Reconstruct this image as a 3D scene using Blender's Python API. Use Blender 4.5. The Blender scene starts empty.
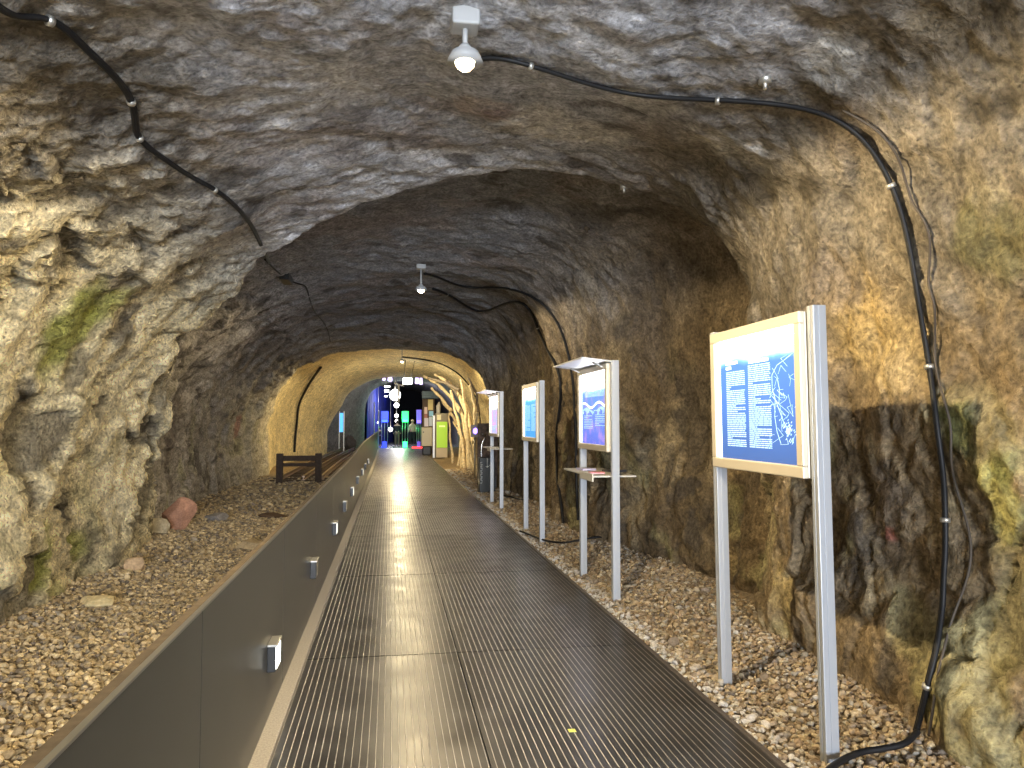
import bpy, bmesh, math, random
import numpy as np
from mathutils import Vector, Matrix
from mathutils.bvhtree import BVHTree
random.seed(7); rng = np.random.default_rng(7)
scn = bpy.context.scene; C = scn.collection
PI = math.pi

# ------------------------------------------------------------------ camera
F_PX = 770.0; VX, VY, EYE = 390.0, 422.0, 1.65
pit = math.atan((VY-384)/F_PX); yaw = math.atan((512-VX)/F_PX*math.cos(pit))
fw = np.array([math.sin(yaw)*math.cos(pit), math.cos(yaw)*math.cos(pit), math.sin(pit)])
rt = np.array([math.cos(yaw), -math.sin(yaw), 0.0]); up = np.cross(rt, fw)
CAM = np.array([0, 0, EYE])
cd = bpy.data.cameras.new('camera'); cam = bpy.data.objects.new('camera', cd); C.objects.link(cam)
M = Matrix([[rt[i], up[i], -fw[i], CAM[i]] for i in range(3)]+[[0, 0, 0, 1]])
cam.matrix_world = M
cd.sensor_fit = 'HORIZONTAL'; cd.sensor_width = 36; cd.lens = 36*F_PX/1024; cd.clip_start = .05; cd.clip_end = 300
scn.camera = cam
def ray(x, y): return rt*((x-512)/F_PX)+up*((384-y)/F_PX)+fw
def onZ(x, y, z=0.0): d = ray(x, y); return CAM+(z-EYE)/d[2]*d
def onX(x, y, X): d = ray(x, y); return CAM+X/d[0]*d
def onY(x, y, Y): d = ray(x, y); return CAM+Y/d[1]*d

# ------------------------------------------------------------------ noise (numpy)
def _h(ix, iy, iz, s):
    n = (ix.astype(np.int64)*374761393+iy.astype(np.int64)*668265263+iz.astype(np.int64)*2147483647+s*1274126177) & 0xffffffff
    n = ((n ^ (n >> 13))*1274126177) & 0xffffffff
    n = ((n ^ (n >> 16))*2246822519) & 0xffffffff
    return ((n ^ (n >> 15)) & 0xffffff)/float(0xffffff)
def vnoise(P, sc, s=0):
    Q = P*sc+1000.5; I = np.floor(Q); F = Q-I; I = I.astype(np.int64)
    u = F*F*F*(F*(F*6-15)+10); r = 0
    for a in (0, 1):
        for b in (0, 1):
            for c in (0, 1):
                w = (u[:, 0] if a else 1-u[:, 0])*(u[:, 1] if b else 1-u[:, 1])*(u[:, 2] if c else 1-u[:, 2])
                r = r+w*_h(I[:, 0]+a, I[:, 1]+b, I[:, 2]+c, s)
    return r*2-1
def fbm(P, sc, octv=4, s=0, g=.5):
    r = 0; a = 1; t = 0
    for k in range(octv):
        r = r+a*vnoise(P, sc*2.03**k, s+k*17); t += a; a *= g
    return r/t
def ridged(P, sc, octv=3, s=0):
    r = 0; a = 1; t = 0
    for k in range(octv):
        r = r+a*(1-2*np.abs(vnoise(P, sc*2.03**k, s+k*17))); t += a; a *= .5
    return r/t
def cell(P, sc, s=0):
    """facetted cells: returns (cell value, distance to border)"""
    Q = P*sc+1000.5; I = np.floor(Q).astype(np.int64)
    d1 = np.full(len(P), 9.); d2 = np.full(len(P), 9.); v = np.zeros(len(P)); tl = np.zeros(len(P))
    for a in (-1, 0, 1):
        for b in (-1, 0, 1):
            for c in (-1, 0, 1):
                J = I+np.array([a, b, c])
                o = np.stack([_h(J[:, 0], J[:, 1], J[:, 2], s+k) for k in (1, 2, 3)], 1)
                D = Q-(J+o); d = (D**2).sum(1)
                h = _h(J[:, 0], J[:, 1], J[:, 2], s+4)
                g = np.stack([_h(J[:, 0], J[:, 1], J[:, 2], s+5+k) for k in range(3)], 1)-.5
                q = (D*g).sum(1)
                m = d < d1
                d2 = np.where(m, d1, np.minimum(d2, d)); v = np.where(m, h, v); tl = np.where(m, q, tl); d1 = np.where(m, d, d1)
    return v, tl, np.sqrt(d2)-np.sqrt(d1)
def sstep(x, a, b):
    t = np.clip((x-a)/(b-a), 0, 1); return t*t*(3-2*t)

# ------------------------------------------------------------------ materials
def newmat(name):
    m = bpy.data.materials.new(name); m.use_nodes = True
    nt = m.node_tree; return m, nt, nt.nodes['Principled BSDF']
def mat(name, col, rough=.6, metal=0., spec=.5, bump=0., bscale=80., vary=0., emit=None, estr=0.):
    m, nt, p = newmat(name)
    p.inputs['Base Color'].default_value = (*col, 1); p.inputs['Roughness'].default_value = rough
    p.inputs['Metallic'].default_value = metal; p.inputs['Specular IOR Level'].default_value = spec
    if emit: m.cycles.emission_sampling = 'AUTO' if name.startswith(('white_glow', 'tube_light', 'glow', 'banner', 'red_glow')) and not name.startswith('glowing_bulb') else 'NONE'
    if emit: p.inputs['Emission Color'].default_value = (*emit, 1); p.inputs['Emission Strength'].default_value = estr
    if bump or vary:
        tc = nt.nodes.new('ShaderNodeTexCoord'); n = nt.nodes.new('ShaderNodeTexNoise')
        n.inputs['Scale'].default_value = bscale; n.inputs['Detail'].default_value = 4
        nt.links.new(tc.outputs['Object'], n.inputs['Vector'])
        if bump:
            b = nt.nodes.new('ShaderNodeBump'); b.inputs['Strength'].default_value = bump; b.inputs['Distance'].default_value = .01
            nt.links.new(n.outputs['Fac'], b.inputs['Height']); nt.links.new(b.outputs['Normal'], p.inputs['Normal'])
        if vary:
            r = nt.nodes.new('ShaderNodeMapRange'); r.inputs['From Min'].default_value = .3; r.inputs['From Max'].default_value = .7
            r.inputs['To Min'].default_value = 1-vary; r.inputs['To Max'].default_value = 1+vary
            x = nt.nodes.new('ShaderNodeMix'); x.data_type = 'RGBA'; x.blend_type = 'MULTIPLY'; x.inputs[0].default_value = 1
            x.inputs[6].default_value = (*col, 1)
            nt.links.new(n.outputs['Fac'], r.inputs['Value']); nt.links.new(r.outputs[0], x.inputs[7])
            nt.links.new(x.outputs[2], p.inputs['Base Color'])
    return m
def rock_material():
    m, nt, p = newmat('rock'); N = nt.nodes; L = nt.links
    at = N.new('ShaderNodeAttribute'); at.attribute_name = 'tone'
    gr = N.new('ShaderNodeAttribute'); gr.attribute_name = 'grain'
    tc = N.new('ShaderNodeTexCoord')
    def noise(sc, det, rough=.6, dist=0):
        n = N.new('ShaderNodeTexNoise'); n.inputs['Scale'].default_value = sc; n.inputs['Detail'].default_value = det
        n.inputs['Roughness'].default_value = rough; n.inputs['Distortion'].default_value = dist
        L.new(tc.outputs['Object'], n.inputs['Vector']); return n
    def rng_(o, a, b, c, d):
        r = N.new('ShaderNodeMapRange'); r.inputs['From Min'].default_value = a; r.inputs['From Max'].default_value = b
        r.inputs['To Min'].default_value = c; r.inputs['To Max'].default_value = d; L.new(o, r.inputs['Value']); return r.outputs[0]
    def mul(a, b):
        x = N.new('ShaderNodeMix'); x.data_type = 'RGBA'; x.blend_type = 'MULTIPLY'; x.inputs[0].default_value = 1
        L.new(a, x.inputs[6]); L.new(b, x.inputs[7]); return x.outputs[2]
    n1 = noise(9, 8, .65, .6); n2 = noise(30, 5, .62); n3 = noise(2.2, 7, .65, 1.2)
    c = mul(at.outputs['Color'], rng_(n1.outputs['Fac'], .32, .68, .62, 1.38))
    c = mul(c, rng_(n2.outputs['Fac'], .3, .7, .48, 1.52))
    c = mul(c, rng_(n3.outputs['Fac'], .35, .65, .76, 1.24))
    vo = N.new('ShaderNodeTexVoronoi'); vo.inputs['Scale'].default_value = 26; vo.inputs['Randomness'].default_value = 1
    nw = noise(14, 3); ad = N.new('ShaderNodeMix'); ad.data_type = 'RGBA'; ad.blend_type = 'LINEAR_LIGHT'; ad.inputs[0].default_value = .03
    L.new(tc.outputs['Object'], ad.inputs[6]); L.new(nw.outputs['Color'], ad.inputs[7]); L.new(ad.outputs[2], vo.inputs['Vector'])
    pit_ = rng_(vo.outputs['Distance'], .10, .26, .0, 1.)          # little holes in the sprayed crust
    msk = rng_(n1.outputs['Fac'], .44, .56, 0, 1)
    hole = N.new('ShaderNodeMath'); hole.operation = 'MULTIPLY'; inv = N.new('ShaderNodeMath'); inv.operation = 'SUBTRACT'; inv.inputs[0].default_value = 1; L.new(pit_, inv.inputs[1])
    L.new(inv.outputs[0], hole.inputs[0]); L.new(msk, hole.inputs[1])
    hg = N.new('ShaderNodeMath'); hg.operation = 'MULTIPLY'; hg.use_clamp = True; L.new(hole.outputs[0], hg.inputs[0]); L.new(gr.outputs['Fac'], hg.inputs[1])
    c = mul(c, rng_(hg.outputs[0], 0, 1, 1, .28))
    L.new(c, p.inputs['Base Color']); p.inputs['Roughness'].default_value = .86; p.inputs['Specular IOR Level'].default_value = .3
    # two bumps: coarse lumps, then shotcrete grain weighted by the grain attribute
    b1 = N.new('ShaderNodeBump'); b1.inputs['Strength'].default_value = .7; b1.inputs['Distance'].default_value = .028
    L.new(n1.outputs['Fac'], b1.inputs['Height'])
    b2 = N.new('ShaderNodeBump'); b2.inputs['Distance'].default_value = .045
    st = N.new('ShaderNodeMath'); st.operation = 'MULTIPLY'; st.inputs[1].default_value = 1.0
    L.new(gr.outputs['Fac'], st.inputs[0]); L.new(st.outputs[0], b2.inputs['Strength'])
    L.new(n2.outputs['Fac'], b2.inputs['Height']); L.new(b1.outputs['Normal'], b2.inputs['Normal'])
    L.new(b2.outputs['Normal'], p.inputs['Normal'])
    return m
def attr_mat(name, rough=.9, bump=.4, bscale=60, lo=.8, hi=1.2):
    m, nt, p = newmat(name); N = nt.nodes; L = nt.links
    at = N.new('ShaderNodeAttribute'); at.attribute_name = 'tone'; tc = N.new('ShaderNodeTexCoord')
    n = N.new('ShaderNodeTexNoise'); n.inputs['Scale'].default_value = bscale; n.inputs['Detail'].default_value = 4
    L.new(tc.outputs['Object'], n.inputs['Vector'])
    r = N.new('ShaderNodeMapRange'); r.inputs['From Min'].default_value = .3; r.inputs['From Max'].default_value = .7
    r.inputs['To Min'].default_value = lo; r.inputs['To Max'].default_value = hi; L.new(n.outputs['Fac'], r.inputs['Value'])
    x = N.new('ShaderNodeMix'); x.data_type = 'RGBA'; x.blend_type = 'MULTIPLY'; x.inputs[0].default_value = 1
    L.new(at.outputs['Color'], x.inputs[6]); L.new(r.outputs[0], x.inputs[7]); L.new(x.outputs[2], p.inputs['Base Color'])
    b = N.new('ShaderNodeBump'); b.inputs['Strength'].default_value = bump; b.inputs['Distance'].default_value = .01
    L.new(n.outputs['Fac'], b.inputs['Height']); L.new(b.outputs['Normal'], p.inputs['Normal'])
    p.inputs['Roughness'].default_value = rough; p.inputs['Specular IOR Level'].default_value = .3
    return m

# ------------------------------------------------------------------ mesh helpers
class MB:
    def __init__(s): s.v = []; s.f = []; s.n = 0; s.sm = []
    def add(s, v, f, smooth=False):
        s.v.append(np.asarray(v, float)); s.f += [tuple(i+s.n for i in q) for q in f]; s.sm += [smooth]*len(f); s.n += len(v); return s
    def box(s, x0, x1, y0, y1, z0, z1):
        v = [(x, y, z) for x in (x0, x1) for y in (y0, y1) for z in (z0, z1)]
        return s.add(v, [(0, 1, 3, 2), (4, 6, 7, 5), (0, 4, 5, 1), (2, 3, 7, 6), (0, 2, 6, 4), (1, 5, 7, 3)])
    def bbox(s, x0, x1, y0, y1, z0, z1, b=.004):
        """bevelled box"""
        bm = bmesh.new(); bmesh.ops.create_cube(bm, size=1)
        for q in bm.verts: q.co = Vector((x0+(q.co.x+.5)*(x1-x0), y0+(q.co.y+.5)*(y1-y0), z0+(q.co.z+.5)*(z1-z0)))
        bmesh.ops.bevel(bm, geom=bm.edges[:], offset=b, segments=2, affect='EDGES', profile=.5)
        bm.verts.ensure_lookup_table()
        s.add([tuple(q.co) for q in bm.verts], [tuple(w.index for w in f.verts) for f in bm.faces]); bm.free(); return s
    def hexa(s, p): return s.add(p, [(0, 1, 2, 3), (7, 6, 5, 4), (0, 4, 5, 1), (1, 5, 6, 2), (2, 6, 7, 3), (3, 7, 4, 0)])
    def tube(s, pts, r, n=10, cap=True):
        P = np.asarray(pts, float); m = len(P); R = np.full(m, r) if np.isscalar(r) else np.asarray(r, float)
        T = np.gradient(P, axis=0); T /= np.linalg.norm(T, axis=1)[:, None]+1e-12
        a = np.array([0, 0, 1.]) if abs(T[0][2]) < .9 else np.array([1., 0, 0]); u = np.cross(T[0], a); u /= np.linalg.norm(u)
        V = []
        for i in range(m):
            u = u-T[i]*u.dot(T[i]); u /= np.linalg.norm(u)+1e-12; w = np.cross(T[i], u)
            for k in range(n):
                t = 2*PI*k/n; V.append(P[i]+R[i]*(math.cos(t)*u+math.sin(t)*w))
        Fc = [(i*n+k, i*n+(k+1) % n, (i+1)*n+(k+1) % n, (i+1)*n+k) for i in range(m-1) for k in range(n)]
        if cap: Fc += [tuple(range(n))[::-1], tuple((m-1)*n+k for k in range(n))]
        return s.add(V, Fc, True)
    def cyl(s, a, b, r, n=16, r2=None): return s.tube([a, b], [r, r if r2 is None else r2], n)
    def ball(s, c, r, sub=2, sc=(1, 1, 1)):
        bm = bmesh.new(); bmesh.ops.create_icosphere(bm, subdivisions=sub, radius=1); bm.verts.ensure_lookup_table()
        s.add([tuple(np.array(c)+r*np.array(q.co)*np.array(sc)) for q in bm.verts], [tuple(w.index for w in f.verts) for f in bm.faces], True); bm.free(); return s
    def disc(s, c, ax, r, th, n=32):
        c = np.array(c, float); ax = np.array(ax, float); return s.cyl(c-ax*th/2, c+ax*th/2, r, n)
    def build(s, name, m, parent=None, org=None):
        V = np.concatenate(s.v)
        if org is not None: V = V-np.asarray(org)
        me = bpy.data.meshes.new(name); me.from_pydata(V.tolist(), [], s.f)
        me.polygons.foreach_set('use_smooth', s.sm); me.update()
        if m: me.materials.append(m)
        o = bpy.data.objects.new(name, me); C.objects.link(o)
        if parent: o.parent = parent
        elif org is not None: o.location = org
        return o
def npmesh(name, V, Fq, m, smooth=True, tone=None, grain=None):
    V = np.ascontiguousarray(V, np.float32); Fq = np.ascontiguousarray(Fq, np.int32); k = Fq.shape[1]
    me = bpy.data.meshes.new(name); me.vertices.add(len(V)); me.vertices.foreach_set('co', V.ravel())
    me.loops.add(Fq.size); me.loops.foreach_set('vertex_index', Fq.ravel())
    me.polygons.add(len(Fq)); me.polygons.foreach_set('loop_start', np.arange(0, Fq.size, k, dtype=np.int32))
    me.update(calc_edges=True); me.validate()
    me.polygons.foreach_set('use_smooth', np.full(len(Fq), smooth))
    if tone is not None:
        a = me.attributes.new('tone', 'FLOAT_COLOR', 'POINT'); a.data.foreach_set('color', np.concatenate([tone, np.ones((len(V), 1))], 1).astype(np.float32).ravel())
    if grain is not None:
        a = me.attributes.new('grain', 'FLOAT', 'POINT'); a.data.foreach_set('value', np.asarray(grain, np.float32))
    me.materials.append(m); o = bpy.data.objects.new(name, me); C.objects.link(o); return o
def tag(o, label=None, cat=None, group=None, kind=None):
    if label: o['label'] = label
    if cat: o['category'] = cat
    if group: o['group'] = group
    if kind: o['kind'] = kind
    return o
def thing(name, label, cat, loc=(0, 0, 0), group=None):
    o = bpy.data.objects.new(name, None); C.objects.link(o); o.location = tuple(float(v) for v in loc); o.empty_display_size = .1
    return tag(o, label, cat, group)
def part(mb, name, m, root, **k):
    return mb.build(name, m, root, org=np.array(root.location) if root.parent is None else ORG[root.name])
ORG = {}
def part(mb, name, m, root):
    # root may be a thing (Empty at its base) or a part whose thing gives the origin
    top = root
    while top.parent: top = top.parent
    return mb.build(name, m, root, org=np.array(top.location))
def smooth_path(pts, n=8):
    P = [np.asarray(p, float) for p in pts]; out = []
    for i in range(len(P)-1):
        a = P[max(i-1, 0)]; b = P[i]; c = P[i+1]; d = P[min(i+2, len(P)-1)]
        for k in range(n):
            t = k/n; out.append(.5*((2*b)+(c-a)*t+(2*a-5*b+4*c-d)*t*t+(3*b-a-3*c+d)*t**3))
    out.append(P[-1]); return np.array(out)

# ------------------------------------------------------------------ TUNNEL (rock shell)
def st(pts, Y=None):
    """station from (px,py[,Y]) picture rays at known distances, as 3-D points"""
    return [onY(p[0], p[1], p[2] if len(p) > 2 else Y) for p in pts]
def xz(Y, pts): return [np.array([a, Y, b]) for a, b in pts]
def feet(S):
    a = S[0].copy(); a[2] = -.35; b = S[-1].copy(); b[2] = -.35; return [a]+S+[b]
near = [(-2.85, .3), (-2.95, 1.2), (-2.86, 2.0), (-2.55, 2.7), (-1.95, 3.2), (-1.1, 3.5), (.35, 3.72), (1.5, 3.6), (2.2, 3.42), (2.66, 2.95), (2.84, 1.95), (2.87, .9), (2.74, .2)]
A = [(150, 545, 11.0), (152, 480, 10.8), (160, 430, 10.3), (185, 350, 9.8), (225, 285, 9.0), (280, 247, 8.2), (335, 215, 7.6), (400, 188, 7.1), (480, 170, 6.7), (560, 170, 6.5), (620, 186, 6.4), (680, 215, 6.4), (725, 250, 6.4), (752, 310, 6.3), (765, 400, 6.2), (764, 500, 6.1), (755, 615, 6.1)]
A3 = st(A)
def expand(S, dl, dt, dr, dy):
    out = []
    for p in S:
        q = p.copy(); w = np.clip((p[0]+2.5)/5.0, 0, 1); v = sstep(np.array(p[2]), 1.5, 3.4)
        q[0] += -dl*(1-v)*(w < .5) + dr*(1-v)*(w >= .5) + (-(dl*.6)*v*(.5-w) + dr*v*(w-.5))
        q[2] += dt*v; q[1] += dy; out.append(q)
    return out
D = [(268, 470, 26), (266, 430, 26), (274, 400, 25.5), (297, 370, 25), (330, 353, 24), (380, 346, 23), (430, 349, 22), (462, 360, 21), (484, 383, 20), (492, 415, 19.5), (495, 450, 19.2), (495, 484, 19)]
D3 = st(D)
Fp = [(327, 450), (327, 435), (332, 421), (341, 407), (347, 396), (358, 387), (377, 379), (396, 377), (425, 378), (444, 384), (458, 400), (468, 425), (472, 452)]
Gp = [(364, 447), (365, 410), (370, 394), (383, 385), (400, 381), (425, 382), (444, 390), (454, 405), (458, 425), (458, 447)]
stations = [
    (-16, feet(xz(-16, near))), (-3, feet(xz(-3, near))), (1.2, feet(xz(1.2, near))), (2.6, feet(xz(2.6, near))),
    (4.0, feet(xz(4.0, near))),
    (5.0, feet(xz(5.2, [(-2.95, .3), (-3.0, 1.2), (-2.9, 2.0), (-2.55, 2.75), (-1.9, 3.25), (-1.2, 3.5), (.3, 3.86), (1.5, 3.78), (2.2, 3.5), (2.62, 2.95), (2.78, 1.95), (2.86, .9), (2.8, .2)]))),
    (6.4, feet(A3)), (7.0, feet(expand(A3, .95, .42, .32, .5))),
    (10.0, feet([p+np.array([0, 0, 0]) for p in xz(10.6, [(-3.75, .3), (-3.85, 1.2), (-3.6, 2.2), (-3.0, 3.0), (-2.1, 3.65), (-1.1, 4.0), (.4, 4.15), (1.6, 4.05), (2.3, 3.7), (2.72, 3.0), (2.85, 1.9), (2.84, .9), (2.78, .2)])])),
    (12.1, feet(xz(12.3, [(-3.6, .3), (-3.65, 1.2), (-3.4, 2.2), (-2.9, 2.95), (-2.1, 3.55), (-1.1, 3.95), (.4, 4.1), (1.6, 3.95), (2.2, 3.62), (2.6, 3.0), (2.72, 1.9), (2.78, .9), (2.74, .2)]))),
    (13.5, feet(xz(13.8, [(-3.7, .3), (-3.75, 1.2), (-3.5, 2.2), (-2.95, 2.95), (-2.2, 3.55), (-1.1, 3.95), (.4, 4.15), (1.7, 4.1), (2.45, 3.8), (2.9, 3.1), (3.0, 1.9), (2.98, .9), (2.86, .2)]))),
    (18, feet(xz(18.2, [(-4.0, .3), (-4.1, 1.2), (-3.85, 2.2), (-3.2, 3.1), (-2.3, 3.75), (-1.1, 4.1), (.4, 4.25), (1.6, 4.1), (2.3, 3.7), (2.75, 2.9), (2.85, 1.9), (2.82, .9), (2.75, .2)]))),
    (22.5, feet(D3)), (24, feet(expand(D3, .15, .12, .75, 1.5))),
    (30, feet(xz(31, [(-4.3, .3), (-4.3, 1.2), (-4.05, 2.3), (-3.3, 3.3), (-2.2, 4.0), (-1.0, 4.35), (.4, 4.45), (1.8, 4.3), (2.9, 3.7), (3.6, 2.8), (3.8, 1.9), (3.8, .9), (3.8, .2)]))),
    (40, feet(st(Fp, 41))), (41.2, feet(expand(st(Fp, 41), .9, .5, .5, 1.0))), (48, feet(st(Gp, 49))),
    (49.5, feet(xz(50.5, [(-3.6, .3), (-3.8, 1.4), (-3.8, 2.4), (-3.3, 3.4), (-2.2, 4.3), (-1.0, 4.6), (.4, 4.7), (2.0, 4.6), (3.4, 4.0), (4.4, 3.0), (4.8, 1.9), (4.8, .9), (4.8, .2)]))),
    (74, feet(xz(75, [(-3.6, .3), (-3.8, 1.4), (-3.8, 2.4), (-3.3, 3.4), (-2.2, 4.3), (-1.0, 4.6), (.4, 4.7), (2.0, 4.6), (3.4, 4.0), (4.4, 3.0), (4.8, 1.9), (4.8, .9), (4.8, .2)])))]
NC = 470
def resample(S):
    P = np.array(S); a = np.unwrap(np.arctan2(P[:, 2]-1.2, P[:, 0])-PI/2)  # angle from straight up
    a = -np.where(a < -PI, a+2*PI, a)
    a = np.maximum.accumulate(a+np.arange(len(a))*1e-6)
    t = (a-a[0])/(a[-1]-a[0]); q = np.linspace(0, 1, NC)
    # smooth interpolation (chord-parametrised monotone cubic)
    return np.stack([pchip(t, P[:, k], q) for k in range(3)], 1)
def pchip(x, y, q):
    h = np.diff(x); d = np.diff(y)/h; m = np.zeros(len(x))
    w1 = 2*h[1:]+h[:-1]; w2 = h[1:]+2*h[:-1]; ok = d[1:]*d[:-1] > 0
    with np.errstate(divide='ignore', invalid='ignore'):
        m[1:-1] = np.where(ok, (w1+w2)/(w1/np.where(ok, d[:-1], 1)+w2/np.where(ok, d[1:], 1)), 0)
    m[0] = d[0]; m[-1] = d[-1]
    i = np.clip(np.searchsorted(x, q)-1, 0, len(h)-1); t = (q-x[i])/h[i]
    return (1+2*t)*(1-t)**2*y[i]+t*(1-t)**2*h[i]*m[i]+t*t*(3-2*t)*y[i+1]+t*t*(t-1)*h[i]*m[i+1]
SR = np.array([resample(S) for _, S in stations]); su = np.array([u for u, _ in stations], float)
us = [-16.]
while us[-1] < 74:
    y = us[-1]; d = .3 if y < 0 else (.08 if y < 2 else max(.021, min(.0034*y, .2))); us.append(y+d)
us = np.array(us); us[-1] = 74; NR = len(us)
G = np.zeros((NR, NC, 3))
hh = np.diff(su); dd = np.diff(SR, axis=0)/hh[:, None, None]; mm = np.zeros_like(SR)
w1 = (2*hh[1:]+hh[:-1])[:, None, None]; w2 = (hh[1:]+2*hh[:-1])[:, None, None]; ok = dd[1:]*dd[:-1] > 0
mm[1:-1] = np.where(ok, (w1+w2)/(w1/np.where(ok, dd[:-1], 1)+w2/np.where(ok, dd[1:], 1)), 0); mm[0] = dd[0]; mm[-1] = dd[-1]
ii = np.clip(np.searchsorted(su, us)-1, 0, len(hh)-1)
for r in range(NR):
    i = ii[r]; t = (us[r]-su[i])/hh[i]; H = hh[i]
    G[r] = (1+2*t)*(1-t)**2*SR[i]+t*(1-t)**2*H*mm[i]+t*t*(3-2*t)*SR[i+1]+t*t*(t-1)*H*mm[i+1]
def normals(G):
    a = np.gradient(G, axis=0); b = np.gradient(G, axis=1); n = np.cross(b, a)
    n /= np.linalg.norm(n, axis=2)[:, :, None]+1e-9; return n
Nn = normals(G)
if Nn[NR//3, NC//2, 2] > 0: Nn = -Nn      # point into the tunnel
P = G.reshape(-1, 3); Nf = Nn.reshape(-1, 3); X, Y, Z = P.T
tt = np.tile(np.linspace(0, 1, NC), NR)
left = 1-sstep(tt, .24, .42); right = sstep(tt, .60, .80); top = 1-left-right
ring = sstep(Y, 24, 27)
uu = np.repeat(us, NC); leftn = left*(1-sstep(uu, 6.45, 6.8))
W = P+np.stack([fbm(P, .9, 3, 91), fbm(P, .9, 3, 92), fbm(P, .9, 3, 93)], 1)*.35
Wl = W*np.array([1, .55, 1])            # ceiling folds run across the tunnel
lo = fbm(W, .8, 2, 3); mid = fbm(W, 2.4, 3, 5); fold = ridged(P*np.array([.35, 1, .35])+W*.15, 1.0, 3, 11)
cv, ct, cb = cell(W*np.array([1, 1, .75]), 1.7, 21)
cv2, ct2, cb2 = cell(W, 5.0, 41)
fine = fbm(P, 9, 3, 61); grain_n = fbm(P, 26, 2, 71)
calm = 1-.75*ring
disp = .15*lo*(.55+.35*left+.25*right)*calm+.065*mid*calm*(1-.3*top)
disp += top*.025*fold*calm
lower = sstep(-Z, -2.9, -1.0)
blocky = (left*.55*(1-.2*leftn)+right*.42*(.35+.65*lower))*(1-ring)
disp += blocky*((cv-.5)*.16+ct*.22-.05*(1-sstep(cb, 0, .09))+((cv2-.5)*.035+ct2*.06-.02*(1-sstep(cb2, 0, .1))))
disp += leftn*.05*ridged(W, 2.0, 4, 141)+left*(1-leftn)*(1-ring)*.16*ridged(P*np.array([1, 1, .3]), 1.3, 4, 151)
disp += .022*fine*(1+.6*left)*calm+.012*grain_n*(.3+1.0*left+1.0*leftn+.5*right)*(1-.5*ring)
# hollows chipped out of the sprayed concrete
chipn = fbm(W, 2.2, 4, 101); chip = sstep(chipn, .16, .19)*(leftn+.3*right*(1-ring))
disp -= chip*.07
disp -= .02*(1-.6*top)*sstep(ridged(W, .9, 4, 121), .62, .78)*(1-ring)          # cracks
G = (P+Nf*disp[:, None]).reshape(NR, NC, 3)
# keep the rock clear of the boards and the walkway edge
G[:, :, 0] = np.where((G[:, :, 2] < 2.5) & (G[:, :, 0] > 0) & (G[:, :, 1] < 19), np.maximum(G[:, :, 0], 2.5+.12*G[:, :, 0]/2.5), G[:, :, 0])
P = G.reshape(-1, 3); X, Y, Z = P.T
# --- colours of the stone, plus shade painted on the upper shoulders
def mixc(a, b, w): return a*(1-w[:, None])+np.asarray(b)*w[:, None]
tone = np.tile(np.array([.40, .41, .44]), (len(P), 1))                       # ceiling grey
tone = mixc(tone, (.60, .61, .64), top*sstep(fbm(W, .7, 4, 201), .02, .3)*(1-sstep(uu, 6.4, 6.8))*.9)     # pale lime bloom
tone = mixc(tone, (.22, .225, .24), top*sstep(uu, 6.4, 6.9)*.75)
tone = mixc(tone, (.27, .23, .21), top*sstep(fbm(W, 1.3, 4, 211), .1, .4)*.6)
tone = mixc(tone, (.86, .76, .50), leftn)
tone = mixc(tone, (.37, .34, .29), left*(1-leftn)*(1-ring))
tone = mixc(tone, (.24, .18, .105), right*(1-ring))
tone = mixc(tone, (.38, .30, .175), right*(1-ring)*sstep(fbm(W, 1.1, 4, 221), -.05, .3)*.85)
tone = mixc(tone, (.13, .095, .055), right*(1-ring)*sstep(fbm(W, 1.4, 4, 231), .05, .35)*.75)
tone = mixc(tone, (.36, .35, .17), (right+left)*(1-ring)*sstep(fbm(W, 1.7, 4, 241), .15, .4)*.45*lower)
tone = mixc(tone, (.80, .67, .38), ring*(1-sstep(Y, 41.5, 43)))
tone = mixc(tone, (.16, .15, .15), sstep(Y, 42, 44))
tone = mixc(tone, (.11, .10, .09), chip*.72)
tone = mixc(tone, (.08, .07, .06), (1-ring)*sstep(fbm(W, 2.6, 5, 251), .27, .42)*.7)
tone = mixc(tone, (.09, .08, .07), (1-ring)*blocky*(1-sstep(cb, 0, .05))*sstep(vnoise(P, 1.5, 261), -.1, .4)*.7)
tone = mixc(tone, (.17, .15, .12), sstep(X+.25*mid, 1.6, 2.3)*sstep(Z+.5*mid, 1.9, 2.7)*(1-sstep(uu, 6.3, 6.8))*.8)   # shade painted into the stone of the upper right shoulder
tone = mixc(tone, (.20, .18, .15), sstep(-X+.2*mid, .9, 1.3)*sstep(Z+.15*mid, 2.75, 3.1)*(1-sstep(Y, 4.5, 5.3))*.8)  # upper left corner above the lamp's reach: shade painted into the stone
idx = np.arange(NR*NC).reshape(NR, NC)
FQ = np.stack([idx[:-1, :-1], idx[:-1, 1:], idx[1:, 1:], idx[1:, :-1]], -1)
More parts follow.
